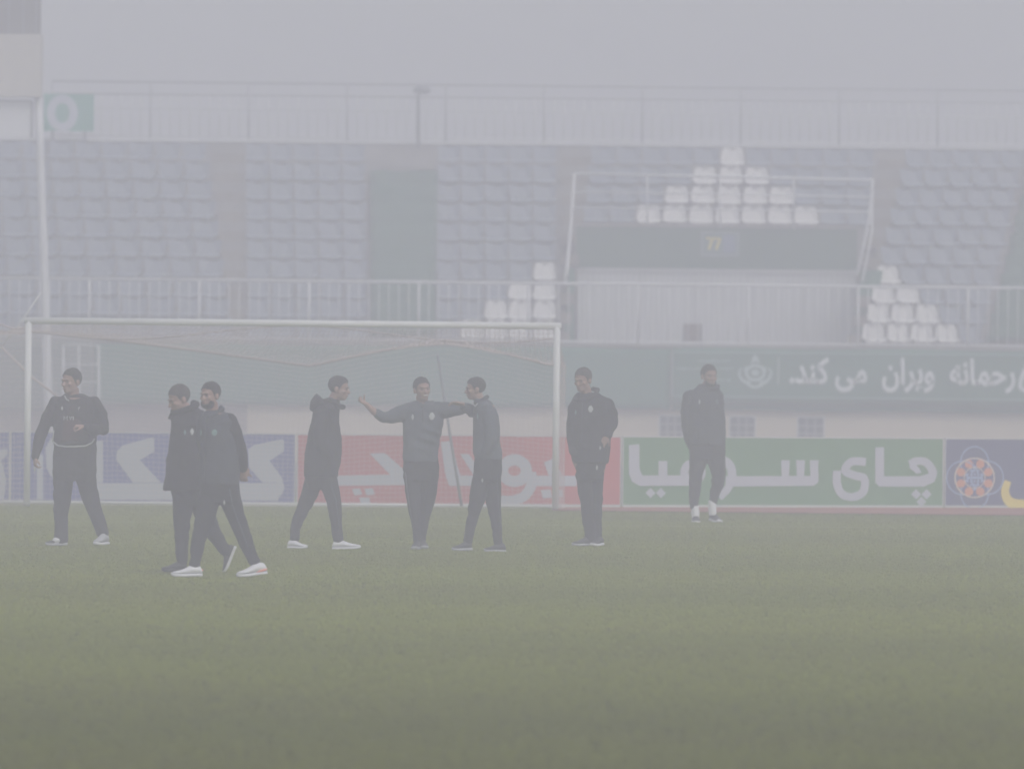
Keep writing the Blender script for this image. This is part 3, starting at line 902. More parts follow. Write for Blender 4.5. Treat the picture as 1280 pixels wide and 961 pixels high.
# ------------------------------------------------------------------ advertising boards
BH = 0.955
GRP = 'advertising boards along the goal line'
def board(px0, px1, d0, d1, mt, label, top_off=0):
    a_, c_ = P(px0, 500, d0), P(px1, 500, d1)
    pl = Plane(a_, c_)
    o = empty('advertising_board', pl.a, label, 'advertising board', GRP)
    def bb(u0, u1, n0, n1, z0, z1, name, mt_):
        vs = []
        for z in (z0, z1):
            for (u, nn) in ((u0, n0), (u1, n0), (u1, n1), (u0, n1)):
                v = pl.t * u + pl.n * nn; vs.append((v.x, v.y, z))
        b = MB(); b.add(vs, [(0,3,2,1),(4,5,6,7),(0,1,5,4),(1,2,6,5),(2,3,7,6),(3,0,4,7)])
        return b.obj(name, mt_, o)
    L = pl.len
    bb(0.012, L - .012, -.03, 0, .046, BH, 'panel', mt)
    bb(0.0, L, -.035, .006, BH, BH + .018, 'top_edge', mat('board_edge', (.55, .56, .56), .5))
    bb(0.012, L - .012, -.034, .004, .0, .045, 'bottom_edge', MATS['board_edge'])
    bb(0.0, .012, -.035, .006, .02, BH, 'side_edge', MATS['board_edge'])
    bb(L - .012, L, -.035, .006, .02, BH, 'side_edge', MATS['board_edge'])
    for u in np.arange(.4, L, 1.6):
        vs = [pl.t * u + pl.n * -.036 + Vector((0, 0, .85)), pl.t * u + pl.n * -.45 + Vector((0, 0, .02))]
        b = MB(); b.tube(vs, .015, 6); b.obj('brace', M_grey, o)
    def part(b, name, mt_):
        q = b.obj(name, mt_, o); q.location = -o.location; return q
    return pl, o, part
d_ = lambda px: float(np.interp(px, [-300, 0, 371, 778, 1181, 1500], [101.7, 101.6, 101.7, 102.5, 104.3, 105.6]))
# 0 pale-lettered board at the corner
pl, o, part = board(-120, 13, d_(-120), d_(13), M_blueb, 'blue advertising board at the far corner, pale letter at its end')
b = MB(); poly_on(pl, [(-30, 563), (10, 561), (9, 568), (2, 575), (8, 600), (5, 624), (-30, 624)], b, .001); part(b, 'letter', M_letterw)
# 1 blue
pl, o, part = board(14, 370, d_(14), d_(370), M_blueb, 'long blue advertising board with white letters behind the goal')
def poly(part, pl, pts, mt_=M_letterw):
    b = MB(); poly_on(pl, pts, b, .001); part(b, 'letter', mt_)
def strk(part, pl, pts, w, mt_=M_letterw, sm=True):
    b = MB(); stroke_on(pl, pts, w, b, .001, sm); part(b, 'letter', mt_)
poly(part, pl, [(46, 568), (54, 568), (54, 624), (46, 624)])
poly(part, pl, [(57, 560), (62, 550), (68, 547), (70, 600), (63, 594), (58, 585)])
poly(part, pl, [(120, 551), (129, 551), (129, 603), (120, 603)])
poly(part, pl, [(120, 603.5), (348, 603.5), (348, 625.5), (120, 624)])
poly(part, pl, [(146, 564), (154, 556), (190, 546.5), (193, 549), (193, 564), (175, 575), (201, 603), (166, 603), (145, 574)])
poly(part, pl, [(310, 561), (318, 556), (352, 548.5), (355, 550), (355, 564), (337, 576), (352, 596), (356, 610), (349, 623), (346, 603), (328, 603), (311, 584)])
poly(part, pl, [(236, 552), (246, 550), (247, 603), (237, 603)])
# 2 red
pl, o, part = board(372, 777, d_(372), d_(777), M_redb, 'red advertising board with white letters behind the goal')
poly(part, pl, [(418, 594), (510, 593), (512, 606), (418, 607)])
poly(part, pl, [(462, 566.5), (481, 566), (512, 593), (488, 593.5)])
for pts in ([(440, 611), (450, 610.5), (453, 618), (443, 619)], [(456, 610.5), (466, 610), (468, 618), (458, 619)], [(449, 622), (461, 621.5), (464, 631), (452, 632)]):
    poly(part, pl, pts)
poly(part, pl, [(551, 552), (563, 551), (575, 593), (573, 607), (561, 607), (556, 590)])
poly(part, pl, [(572, 594), (612, 594), (612, 607), (572, 607)])
poly(part, pl, [(575, 567), (586, 567), (604, 594), (592, 594)])
b = MB(); ring_on(pl, 643, 588, 15, 14, b, .001, ry=13.5); part(b, 'letter', M_letterw)
strk(part, pl, [(663, 590), (664, 606), (655, 620), (640, 625), (622, 624)], (14, 11))
poly(part, pl, [(664, 594), (721, 594.5), (721, 607.5), (664, 607)])
poly(part, pl, [(680, 578), (690, 573), (703, 593), (686, 594)])
poly(part, pl, [(676, 612), (688, 611.5), (690, 622), (678, 622.5)]); poly(part, pl, [(692, 611.5), (703, 612), (704, 621), (694, 621.5)])
# 3 green
pl, o, part = board(779, 1180, d_(779), d_(1180), M_greenb, 'green advertising board with white lettering and diamond dots')
poly(part, pl, [(786, 556), (799, 555), (799, 586), (803, 594), (866, 594), (866, 607), (800, 607), (790, 602), (786, 592)])
poly(part, pl, [(823, 576), (834, 576), (834, 594), (823, 594)])
def diamond(cx, cy, r): poly(part, pl, [(cx - r, cy), (cx, cy - r), (cx + r, cy), (cx, cy + r)])
diamond(813, 616, 6.4); diamond(826, 616, 6.4)
b = MB(); ring_on(pl, 866, 590, 11, 10, b, .001, ry=11); part(b, 'letter', M_letterw)
strk(part, pl, [(897, 572), (911, 580), (915, 592), (911, 608), (899, 622)], (12, 9))
poly(part, pl, [(907, 595), (1019, 594.5), (1023, 590), (1023, 602), (1017, 607), (907, 608)])
for x in (977, 996, 1013):
    poly(part, pl, [(x - 1, 575), (x + 10, 575), (x + 9, 594.6), (x, 594.8)])
strk(part, pl, [(1082, 577), (1064, 577), (1056, 588), (1068, 594), (1080, 598), (1079, 614), (1066, 621), (1052, 617), (1046, 604), (1046, 588)], (10, 10))
poly(part, pl, [(1094, 559), (1105, 559), (1105, 595), (1150, 595), (1160, 592), (1171, 590), (1168, 602), (1155, 608), (1099, 608), (1094, 603)])
strk(part, pl, [(1137, 580), (1146, 576), (1158, 578), (1166, 590), (1162, 600)], (9, 11))
poly(part, pl, [(1137, 585), (1137, 577), (1146, 582), (1152, 590), (1146, 592)])
diamond(1145, 617.5, 6.3); diamond(1158, 617.5, 6.3); diamond(1151.5, 627, 6.3)
# 4 navy with the round emblem
pl, o, part = board(1182, 1400, d_(1182), d_(1400), M_navy, 'navy advertising board with an orange flower shaped emblem')
b = MB()
for (cx, cy, rx, ry) in ((1218, 578, 17.5, 20), (1218, 616, 17.5, 20), (1203, 597, 20, 21), (1234, 597, 20, 21)):
    ring_on(pl, cx, cy, rx, 1.5, b, .001, ry=ry)
part(b, 'emblem_outline', M_pale)
b = MB(); ring_on(pl, 1218, 597, 24.5, 1.6, b, .004); ring_on(pl, 1218, 597, 13, 1.0, b, .004)
part(b, 'emblem_ring', mat('emblem_cream', (.72, .62, .50), .6))
b = MB(); poly_on(pl, ringpts(1218, 597, 25, n=30), b, .001, th=.002); part(b, 'emblem_field', mat('emblem_field', (.05, .06, .22), .6))
for k in range(8):
    a_ = R(22.5 + 45 * k); b = MB(); poly_on(pl, ringpts(1218 + 18.6 * math.cos(a_), 597 + 18.6 * math.sin(a_), 5.4, n=10), b, .004)
    part(b, 'emblem_petal', M_orange)
b = MB()
for i in range(-2, 3):
    for j in range(-2, 3):
        if abs(i) + abs(j) < 4:
            poly_on(pl, ringpts(1218 + i * 4.4, 597 + j * 4.4, 1.5, n=6), b, .004)
q = part(b, 'emblem_globe', M_pale)
strk(part, pl, [(1260, 601), (1256, 614), (1261, 626), (1275, 631), (1310, 630)], (8, 16), M_yellow)

# ------------------------------------------------------------------ people
WS = bpy.data.scenes.new('workshop')          # empty side scene used only to fuse meshes quickly
def remesh(b, voxel, smooth_it=3, fac=0.6, wrinkle=0.0, wscale=9.0, seed=0.0, vert_stretch=1.0, clip=None):
    """fuse the overlapping closed pieces of b into one continuous skin and return the mesh"""
    me = b.mesh('tmp', [])
    o = bpy.data.objects.new('tmp', me); WS.collection.objects.link(o)
    r = o.modifiers.new('r', 'REMESH'); r.mode = 'VOXEL'; r.voxel_size = voxel; r.use_smooth_shade = True
    if smooth_it:
        s = o.modifiers.new('s', 'SMOOTH'); s.factor = fac; s.iterations = smooth_it
    WS.view_layers[0].update(); dg = WS.view_layers[0].depsgraph
    out = bpy.data.meshes.new_from_object(o.evaluated_get(dg))
    bpy.data.objects.remove(o); bpy.data.meshes.remove(me)
    out.materials.clear()
    if wrinkle:
        nv = len(out.vertices); co = np.empty(nv * 3); no = np.empty(nv * 3)
        out.vertices.foreach_get('co', co); out.vertex_normals.foreach_get('vector', no)
        co = co.reshape(-1, 3); no = no.reshape(-1, 3); kk = np.empty(nv)
        for i, c in enumerate(co.tolist()):
            q = Vector((c[0] * wscale, c[1] * wscale, c[2] * wscale * vert_stretch + seed))
            k = noise.noise(q) + 0.5 * noise.noise(q * 2.3 + Vector((3, 1, seed)))
            # diagonal pull folds
            k += 0.9 * math.sin((c[2] * 1.3 + c[0] * .6) * 38 + 5 * noise.noise(Vector((c[0] * 4, c[1] * 4, c[2] * 4 + seed)))) * max(0, noise.noise(Vector((c[0] * 5, c[1] * 5 + seed, c[2] * 3))))
            kk[i] = k * wrinkle
        out.vertices.foreach_set('co', (co + no * kk[:, None]).ravel())
        out.update()
    out.polygons.foreach_set('use_smooth', [True] * len(out.polygons))
    return out

class Person:
    def __init__(s, fx, fy, label, height=1.78, prop=None):
        g = G(fx, fy)
        s.o = g.copy(); s.o.z = 0
        s.d = g.y - CAM.y
        s.s = FPX / s.d
        s.label = label
        s.body = MB(); s.kids = []
    def L(s, px, py, dz=0.0):
        return P(px, py, s.d + dz) - s.o
    def m(s, r): return r / s.s
    def torso(s, b, rows, n=24, ex=2.4):
        """rows: (py, px_left, px_right, dz, half_depth)"""
        rs = []
        for (py, xl, xr, dz, hd) in rows:
            c = s.L((xl + xr) / 2, py, dz); a = s.m((xr - xl) / 2)
            r = []
            for j in range(n):
                q = 2 * math.pi * j / n
                ca, sa = math.cos(q), math.sin(q)
                r.append(c + Vector((a * math.copysign(abs(ca) ** (2/ex), ca), hd * math.copysign(abs(sa) ** (2/ex), sa), 0)))
            rs.append(r)
        b.rings(rs)
    def limb(s, b, pts, n=14, shrink=0.0, scale=1.0, skin=False):
        """pts: (px, py, dz, radius_px); a limb of a garment also lays the slimmer limb of the body inside it"""
        if b is s.body and not skin: return
        if b is not s.body: s.limb(s.body, pts, 12, 0, .62, True)
        P_ = [s.L(p[0], p[1], p[2]) for p in pts]
        b.tube(P_, [max(.012, s.m(p[3]) * scale - shrink) for p in pts], n)
        for i in range(len(pts)):        # ball joints keep the outline full at every bend
            r = max(.012, s.m(pts[i][3]) * scale - shrink) * .98
            b.ell(P_[i], (r, 0, 0), (0, r, 0), (0, 0, r), 10, 7)
    def frame(s, yaw, pitch, tilt=0.0):
        """right(person-independent), forward, up of the head; yaw 0 faces the camera, + turns to image right"""
        y, p = R(yaw), R(pitch)
        f = Vector((math.sin(y) * math.cos(p), -math.cos(y) * math.cos(p), -math.sin(p)))
        r = Vector((math.cos(y), math.sin(y), 0))
        u = r.cross(f); u = -u if u.z < 0 else u
        if tilt:
            M = Matrix.Rotation(R(tilt), 3, f); r, u = M @ r, M @ u
        return r.normalized(), f.normalized(), u.normalized()
    def head(s, px, py, dz, yaw, pitch=0, tilt=0, k=1.0, beard=0, hair=M_hair, quiff=0.0, smile=False, neck_to=None, bald=0.0):
        c = s.L(px, py, dz)
        r, f, u = s.frame(yaw, pitch, tilt)
        s.hf = (c, r, f, u, k)
        cm = 0.01 * k
        def E(b, x, y, z, a, bb, d, nu=14, nv=10):
            b.ell(c + r*x*cm + f*y*cm + u*z*cm, r*a*cm, f*bb*cm, u*d*cm, nu, nv)
        b = s.body
        E(b, 0, -1.2, 2.6, 7.4, 9.2, 8.6, 18, 12)      # cranium
        E(b, 0, 2.0, -2.8, 6.1, 6.8, 7.8, 16, 11)      # face
        E(b, 0, 4.3, -8.2, 4.0, 4.2, 3.2)              # chin
        E(b, 0, 0.6, -6.6, 5.6, 6.2, 3.8)              # jaw
        E(b, 0, 7.7, 1.3, 4.8, 1.7, 1.1)               # brow
        E(b, 0, 8.9, -2.6, 1.25, 2.1, 2.3)             # nose
        E(b, 0, 10.2, -3.5, 1.6, 1.5, 1.0)             # nose tip
        E(b, 0, 8.0, -6.4, 2.5, 1.3, 1.0)              # lips
        for q in (-1, 1):
            E(b, q*7.4, -1.0, -1.4, 1.1, 2.0, 3.1)     # ears
            E(b, q*4.0, 6.2, -2.6, 2.0, 1.8, 1.6)      # cheek bones
        # neck
        nb = c + u * (-6.5 * cm) - f * (1.6 * cm)
        nt_ = s.L(*neck_to) if neck_to else c + Vector((0, 0, -.22)) - f * .03
        b.tube([nb, (nb + nt_) / 2, nt_], [.056*k, .055*k, .068*k], 14)
        s.kids.append(('eyes', (c, r, f, u, cm)))
        for q in (-1, 1):
            e = MB(); E(e, q*3.1, 7.75, -.5, 1.1, .7, .5); s.kids.append(('eye', e.mesh('eye', M_eye, True), None))
            e = MB()
            e.tube([c + r*q*x*cm + f*y*cm + u*z*cm for x, y, z in ((1.3, 9.2, 1.4), (3.0, 9.05, 1.9), (5.0, 7.7, 1.4))], [.0026, .0032, .002], 6)
            s.kids.append(('eyebrow', e.mesh('eyebrow', hair, True), None))
        e = MB()
        if smile:
            E(e, 0, 9.1, -6.2, 2.5, .55, .62); s.kids.append(('teeth', e.mesh('teeth', M_tooth, True), None))
        else:
            E(e, 0, 9.15, -6.4, 2.3, .42, .5); s.kids.append(('lips', e.mesh('lips', M_lip, True), None))
        # hair cap: an ellipsoid cut by a plane from forehead to nape
        h = MB(); E(h, 0, -1.5, 3.0 - bald, 7.9, 9.7, 8.8 - bald * .4, 36, 26)
        vs = []
        for v in h.v:
            w = Vector(v) - c; x, y, z = w.dot(r)/cm, w.dot(f)/cm, w.dot(u)/cm
            lim = float(np.interp(y, [-9, -3.2, -2.4, 1.6, 2.6, 5, 8], [-7, -5.6, -2.0, -2.0, .8, 4.8, 6.3]))
            lim += .9 * noise.noise(Vector((x * .7, y * .7, c.x * 3)))
            if z < lim: z = lim
            if quiff and y > 2 and z > lim: z += quiff * (y - 2) / 6 ; y += quiff * .35
            kx = 1 + .05 * noise.noise(Vector((x * .6, y * .6, z * .6 + c.x))) + random.uniform(-.006, .006)
            vs.append(tuple(c + r*x*cm*kx + f*y*cm*kx + u*z*cm*kx))
        h.v = vs
        s.kids.append(('hair', h.mesh('hair', hair, True), None))
        if beard:
            h = MB(); E(h, 0, 3.3, -7.2, 5.7 + beard*.3, 6.3 + beard * .4, 4.8 + beard * .5, 28, 18)
            vs = []
            for v in h.v:
                w = Vector(v) - c; x, y, z = w.dot(r)/cm, w.dot(f)/cm, w.dot(u)/cm
                lim = -4.4 - .42 * y + (2.6 if abs(x) > 4.6 else 0)
                if z > lim: z = lim
                if y < -1: y = -1
                vs.append(tuple(c + r*x*cm + f*y*cm + u*z*cm))
            h.v = vs
            s.kids.append(('beard', h.mesh('beard', hair, True), None))
    def hand(s, wrist, direction, palm_n, thumb_side=1, curl=25, spread=6, thumb_dir=None, k=1.0, point=False):
        """wrist: local Vector; direction: towards the fingers; palm_n: out of the palm; thumb_side: +1/-1 along x = dir x palm_n"""
        b = s.body
        d = Vector(direction).normalized(); nrm = Vector(palm_n); nrm = (nrm - d * nrm.dot(d)).normalized(); x = d.cross(nrm).normalized()
        cm = .01 * k
        def at_(X_, Y_, Z_): return wrist + x*X_*cm + d*Y_*cm + nrm*Z_*cm
        rs = []
        for (Y_, hw, ht) in ((-2.5, 2.7, 2.1), (0, 2.7, 1.8), (2.5, 3.6, 1.7), (5.5, 4.1, 1.5), (8.4, 4.0, 1.2), (9.2, 3.5, .8)):
            rs.append([at_(hw*math.cos(a), Y_, ht*math.sin(a)) for a in [2*math.pi*j/14 for j in range(14)]])
        b.rings(rs)
        # fingers, index next to the thumb
        for i, (fx, ln, ra) in enumerate(((3.0, 7.2, .86), (1.05, 8.0, .9), (-1.0, 7.4, .86), (-2.9, 5.9, .76))):
            X0 = fx * thumb_side
            p = at_(X0, 8.6, 0); ang = 0; sp = R(spread) * (fx / 3.0) * thumb_side
            pts = [at_(X0, 7.4, 0), p]; rad = [ra*cm*1.05, ra*cm]
            for jn, fr in enumerate((.45, .3, .25)):
                ang += R(curl * (1.0, 1.25, .9)[jn] * (1 + .07 * i))
                v = (d * math.cos(ang) + nrm * math.sin(ang)) * math.cos(sp) + x * math.sin(sp)
                p = p + v * (ln * fr * cm); pts.append(p); rad.append(ra*cm*(.95, .88, .72)[jn])
            b.tube(pts, rad, 8)
            b.ell(p, x*rad[-1], d*rad[-1], nrm*rad[-1], 8, 6)
        tb = at_(2.6*thumb_side, 2.2, .5)
        td = Vector(thumb_dir).normalized() if thumb_dir else (x*thumb_side*.75 + d*.75 + nrm*.35).normalized()
        t1 = tb + td*3.2*cm; t2 = t1 + (td*.85 + d*.25).normalized()*2.8*cm if not thumb_dir else t1 + td*2.8*cm
        t3 = t2 + (t2 - t1).normalized()*2.1*cm
        b.tube([tb, t1, t2, t3], [1.25*cm, 1.1*cm, .95*cm, .75*cm], 8)
        b.ell(t3, x*.75*cm, d*.75*cm, nrm*.75*cm, 8, 6)
    def shoe(s, heel, toe, mats, ankle=None, h=.095, w=.046, lift=0.0, name='shoe', up_=Vector((0, 0, 1)), tongue=True):
        """heel, toe: local points on the sole line"""
        heel, toe = Vector(heel), Vector(toe)
        ax = toe - heel; L_ = ax.length; ax.normalize()
        up_ = (up_ - ax * up_.dot(ax)).normalized(); x = ax.cross(up_).normalized()
        sole, upper = MB(), MB()
        prof = [(0, .60, .55, .0), (.06, .80, .88, 0), (.2, .82, 1.0, 0), (.38, .80, .98, 0), (.55, .92, .74, 0), (.72, 1.0, .58, .0), (.88, .90, .46, .004), (.97, .62, .34, .010), (1.0, .35, .24, .014)]
        rs = []; ru = []
        for (t, ww, hh, zz) in prof:
            c = heel + ax * (t * L_)
            wv = w * ww
            rs.append([c + x*wv*1.06*math.cos(a) + up_*(zz + .012 + (.013 if math.sin(a) > 0 else .012) * (1 if math.sin(a) > .01 else -1 if math.sin(a) < -.01 else 0)) for a in [2*math.pi*j/16 for j in range(16)]])
            hz_ = h * hh
            ru.append([c + x*wv*math.cos(a)*(1 - .28*max(0, math.sin(a))) + up_*(zz + .02 + (hz_ - .02) * (.5 + .5*math.sin(a))) for a in [2*math.pi*j/16 for j in range(16)]])
        sole.rings(rs); upper.rings(ru)
        mu, ms = mats
        mesh_u = remesh(upper, .008, 2)
        mesh_u.materials.append(mu)
        s.kids.append((name, mesh_u, ('sole', sole.mesh('sole', ms, True))))
        return heel, ax, up_, x, L_
    def add(s, name, me, mt=None, label=None, sub=None):
        if mt: me.materials.append(mt)
        s.kids.append((name, me, sub, label))
    def flat(s, name, pts, mt, dz, th=.006, sub_of=None):
        """small print on clothing: polygon in pixels laid at depth dz"""
        f = [s.L(x, y, dz) for x, y in pts]; g = [v + Vector((0, th, 0)) for v in f]; n = len(f)
        b = MB(); b.add(f + g, [tuple(range(n)), tuple(range(n, 2*n))[::-1]] + [(i, (i+1) % n, n+(i+1) % n, n+i) for i in range(n)])
        s.kids.append((name, b.mesh(name, mt), None))
    def build(s):
        me = remesh(s.body, .0072, 2, .5)
        me.materials.append(M_skin)
        o = link('person', me); o.location = s.o
        tag(o, s.label, 'person')
        for k in s.kids:
            if k[0] == 'eyes': continue
            c = link(k[0], k[1], o)
            if len(k) > 3 and k[3]: c['label'] = k[3]
            if len(k) > 2 and k[2]:
                link(k[2][0], k[2][1], c)
        return o

def mesh_front(me_list, x, z):
    pass

def cloth_part(p, name, mt, voxel, fn, wr=.004, seed=1.0, label=None, ws=8.0):
    b = MB(); fn(b)
    me = remesh(b, voxel, 4, .55, wrinkle=wr * 2.3, wscale=ws, seed=seed, vert_stretch=.8)
    p.add(name, me, mt, label)
    return me
def front_y(me, x, z, w=.02):
    """nearest surface (towards the camera) of a garment at local x,z"""
    co = np.empty(len(me.vertices)*3); me.vertices.foreach_get('co', co); co = co.reshape(-1, 3)
    k = (abs(co[:, 0]-x) < w) & (abs(co[:, 2]-z) < w)
    return float(co[k, 1].min()) if k.any() else 0.0
def mark(p, me, name, px, py, w, h, mt, shape='rect'):
    """badge pressed on the front of a garment, following its surface"""
    c = p.L(px, py, 0); hw, hh = p.m(w)/2, p.m(h)/2
    nx, nz = (4, 4)
    vs = []
    for j in range(nz+1):
        for i in range(nx+1):
            u, v = -1 + 2*i/nx, -1 + 2*j/nz
            if shape == 'round':
                u, v = u*math.sqrt(1-v*v/2), v*math.sqrt(1-u*u/2)
            if shape == 'drop':
                u = u * (.35 + .65 * (1 - abs(v)))
            x, z = c.x + u*hw, c.z + v*hh
            vs.append((x, front_y(me, x, z, .018) - .005, z))
    fs = [(j*(nx+1)+i, j*(nx+1)+i+1, (j+1)*(nx+1)+i+1, (j+1)*(nx+1)+i) for j in range(nz) for i in range(nx)]
    b = MB(); b.add(vs, fs)
    m2 = b.mesh(name, mt)
    p.kids.append((name, m2, None))
def seam(p, me, name, pts, rad, mt):
    """thin piping lying on the front of a garment"""
    P_ = []
    for (x, y) in pts:
        c = p.L(x, y, 0); P_.append(Vector((c.x, front_y(me, c.x, c.z, .02) - rad*.3, c.z)))
    b = MB(); b.tube(P_, rad, 6); p.kids.append((name, b.mesh(name, mt, True), None))

# --- 1: dark sweater, walking to the left at the goal's left post
p = Person(95, 683, 'stout man in dark sweater with pale hem piping walking beside the left goalpost')
p.head(89, 476, -.02, -42, 4, 0, 1.17, bald=.25, neck_to=(91, 500, .02))
p.limb(p.body, [(69, 505, 0, 6.5), (52, 545, -.02, 4.6), (43.5, 570, -.05, 3.3)]); 
p.limb(p.body, [(120, 505, 0, 6.5), (129, 537, -.10, 4.6), (106, 533, -.25, 3.2)])
p.torso(p.body, [(497, 78, 110, 0, .09), (515, 70, 118, 0, .12), (545, 70, 116, 0, .13), (580, 69, 118, 0, .12), (600, 70, 118, 0, .1)])
p.limb(p.body, [(80, 590, 0, 10), (77, 632, 0, 6.5), (77, 672, 0, 4)]); p.limb(p.body, [(105, 590, 0, 10), (113, 628, .05, 6.5), (127, 668, .08, 4)])
p.hand(p.L(43.5, 571, -.05), (.05, -.1, -1), (.5, .2, 0), 1, curl=38, thumb_dir=(.55, -.35, -.8))
p.hand(p.L(105, 533, -.25), (-1, -.1, .05), (.1, .3, -1), 1, curl=50)
def f(b):
    p.torso(b, [(492, 82, 106, .02, .07), (497, 74, 114, .01, .10), (504, 66, 122, 0, .125), (516, 65, 124, 0, .14), (532, 66, 123, -.01, .155), (546, 66, 121, -.02, .165), (556, 66.5, 120, -.02, .16)])
    p.limb(b, [(70, 504, 0, 9.5), (60, 522, 0, 8.5), (50.5, 545, -.01, 7.2), (45, 566, -.04, 5.6), (44, 571, -.05, 5.2)])
    p.limb(b, [(117, 505, 0, 10), (126, 520, -.02, 9.6), (128.5, 536, -.08, 8.4), (118, 538, -.18, 7.4), (108, 534, -.24, 5.6)])
me = cloth_part(p, 'sweater', M_black, .011, f, .0045, 1.0)
def f2(b): p.torso(b, [(506, 74, 110, 0, .128), (520, 72, 113, 0, .146), (540, 70, 113, -.02, .168), (552, 69, 114, -.02, .170)])
b = MB(); f2(b); m2 = remesh(b, .012, 3); p.add('sweater_front', m2, M_maroon, 'dark maroon front panel')
def f(b):
    p.torso(b, [(553, 67, 119.5, -.01, .13), (570, 66, 121, 0, .14), (590, 65.5, 121, 0, .14), (600, 67, 120, 0, .12)])
    p.limb(b, [(80.5, 588, 0, 14), (78, 615, 0, 11.6), (76, 645, 0, 9), (76.5, 668, 0, 8.6), (76.5, 674, 0, 8.6)])
    p.limb(b, [(106, 588, 0, 14), (111, 615, .03, 11.8), (121, 645, .06, 9), (127, 660, .08, 8.2), (128, 665, .08, 8)])
cloth_part(p, 'trousers', M_trou, .011, f, .0045, 2.0)
seam(p, me, 'hem_piping', [(67, 552), (73, 556.5), (84, 558), (96, 558), (108, 557), (116, 553), (119, 548)], .008, M_badge)
seam(p, me, 'side_piping', [(68, 538), (67, 545), (66.8, 552)], .007, M_badge)
seam(p, me, 'collar_piping', [(81, 494.5), (83.5, 498.5), (87, 501)], .007, M_badge)
mark(p, me, 'badge', 78.5, 510, 3, 5, M_badge, 'drop'); mark(p, m2, 'badge', 104, 511, 10, 5, M_badge)
for pts in ([(81, 525), (81, 520), (83, 523), (85, 520), (85, 525)], [(88, 520.5), (89.2, 524.5), (90.5, 520.5)], [(92.5, 520.5), (92.5, 525)]):
    seam(p, m2, 'chest_letter', pts, .0055, M_badge)
p.shoe(p.L(84, 681, -.0), p.L(57, 682, -.04), (M_shoeb, M_shoeg), w=.05); 
b = MB(); b.ell(p.L(72, 675, -.03), (.06, 0, .012), (0, .045, 0), (0, 0, .04)); p.kids.append(('shoe_tongue', b.mesh('shoe_tongue', M_shoew, True), None))
p.shoe(p.L(134, 680, .1), p.L(119, 681.5, -.08), (M_shoeg, M_shoew), w=.05, h=.13)
# something pale held in the hanging hand
p.flat('paper_slip', [(42, 583), (44.5, 583.5), (44.5, 589), (42.5, 589)], M_badge, -.085)
p.build()

# --- 2: long dark coat, head bowed, walking left
p = Person(245, 716.5, 'man with bowed greying head in long dark coat walking left beside a bearded companion')
p.head(223.5, 498, -.05, -62, 20, 0, 1.10, hair=M_hairg, beard=.0, neck_to=(233, 520, .02))
p.torso(p.body, [(528, 226, 246, 0, .08), (545, 219, 252, 0, .12), (580, 216, 256, 0, .12), (612, 220, 256, 0, .11)])
p.limb(p.body, [(228, 605, -.03, 12), (226, 655, -.03, 7), (227, 702, -.03, 4.5)]); p.limb(p.body, [(243, 605, .1, 12), (262, 655, .12, 7), (283, 694, .14, 4.5)])
p.limb(p.body, [(244, 522, .02, 8), (252, 560, .06, 5.5), (240, 590, .02, 4)])
p.hand(p.L(240, 590, .02), (-.4, 0, -1), (-.3, -1, 0), 1, curl=40)
def f(b):
    p.torso(b, [(512, 214, 236, -.02, .085), (520, 213, 246, 0, .10), (530, 214, 256, 0, .13), (548, 212, 260, 0, .145), (575, 208, 262, 0, .15), (598, 206, 262, 0, .155), (613, 203.5, 262, 0, .16)])
    p.torso(b, [(508, 228, 246, .03, .08), (516, 220, 250, .02, .09), (524, 216, 252, 0, .11)])
    p.limb(b, [(247, 522, .03, 11), (256, 552, .08, 9.5), (254, 580, .04, 8), (244, 596, -.02, 6.5)])
me = cloth_part(p, 'coat', M_black, .012, f, .005, 3.0)
b = MB(); b.tube([p.L(212, 523, -.03), p.L(216, 516, -.09), p.L(226, 514, -.11), p.L(238, 510, -.07), p.L(246, 505, .03), p.L(241, 503, .12)], [.02, .026, .03, .032, .032, .03], 8)
p.kids.append(('collar', remesh(b, .010, 2), None)); p.kids[-1][1].materials.append(M_black)
def f(b):
    p.torso(b, [(600, 210, 258, 0, .13), (618, 214, 262, 0, .12), (632, 217, 262, 0, .10)])
    p.limb(b, [(230, 612, -.03, 15), (227.5, 640, -.03, 12.2), (227, 670, -.03, 9.4), (227, 695, -.03, 7.6), (227, 706, -.03, 7.2)])
    p.limb(b, [(246, 612, .1, 15), (256, 645, .12, 12.5), (268, 668, .13, 9.5), (279, 684, .14, 8), (285, 690, .14, 7.2)])
cloth_part(p, 'trousers', M_trou, .011, f, .0045, 4.0)
mark(p, me, 'badge', 232, 540, 3, 6, M_badgeg, 'drop'); mark(p, me, 'badge', 241, 539, 5, 8, M_badge, 'drop')
p.shoe(p.L(234, 714, -.03), p.L(202, 714.5, -.06), (M_shoeb, M_shoeb), w=.05, h=.10)
p.shoe(p.L(296, 683, .14), p.L(283, 716, .14), (M_shoeb, M_shoew), w=.052, h=.10, up_=Vector((-1, 0, .3)))
p.build()

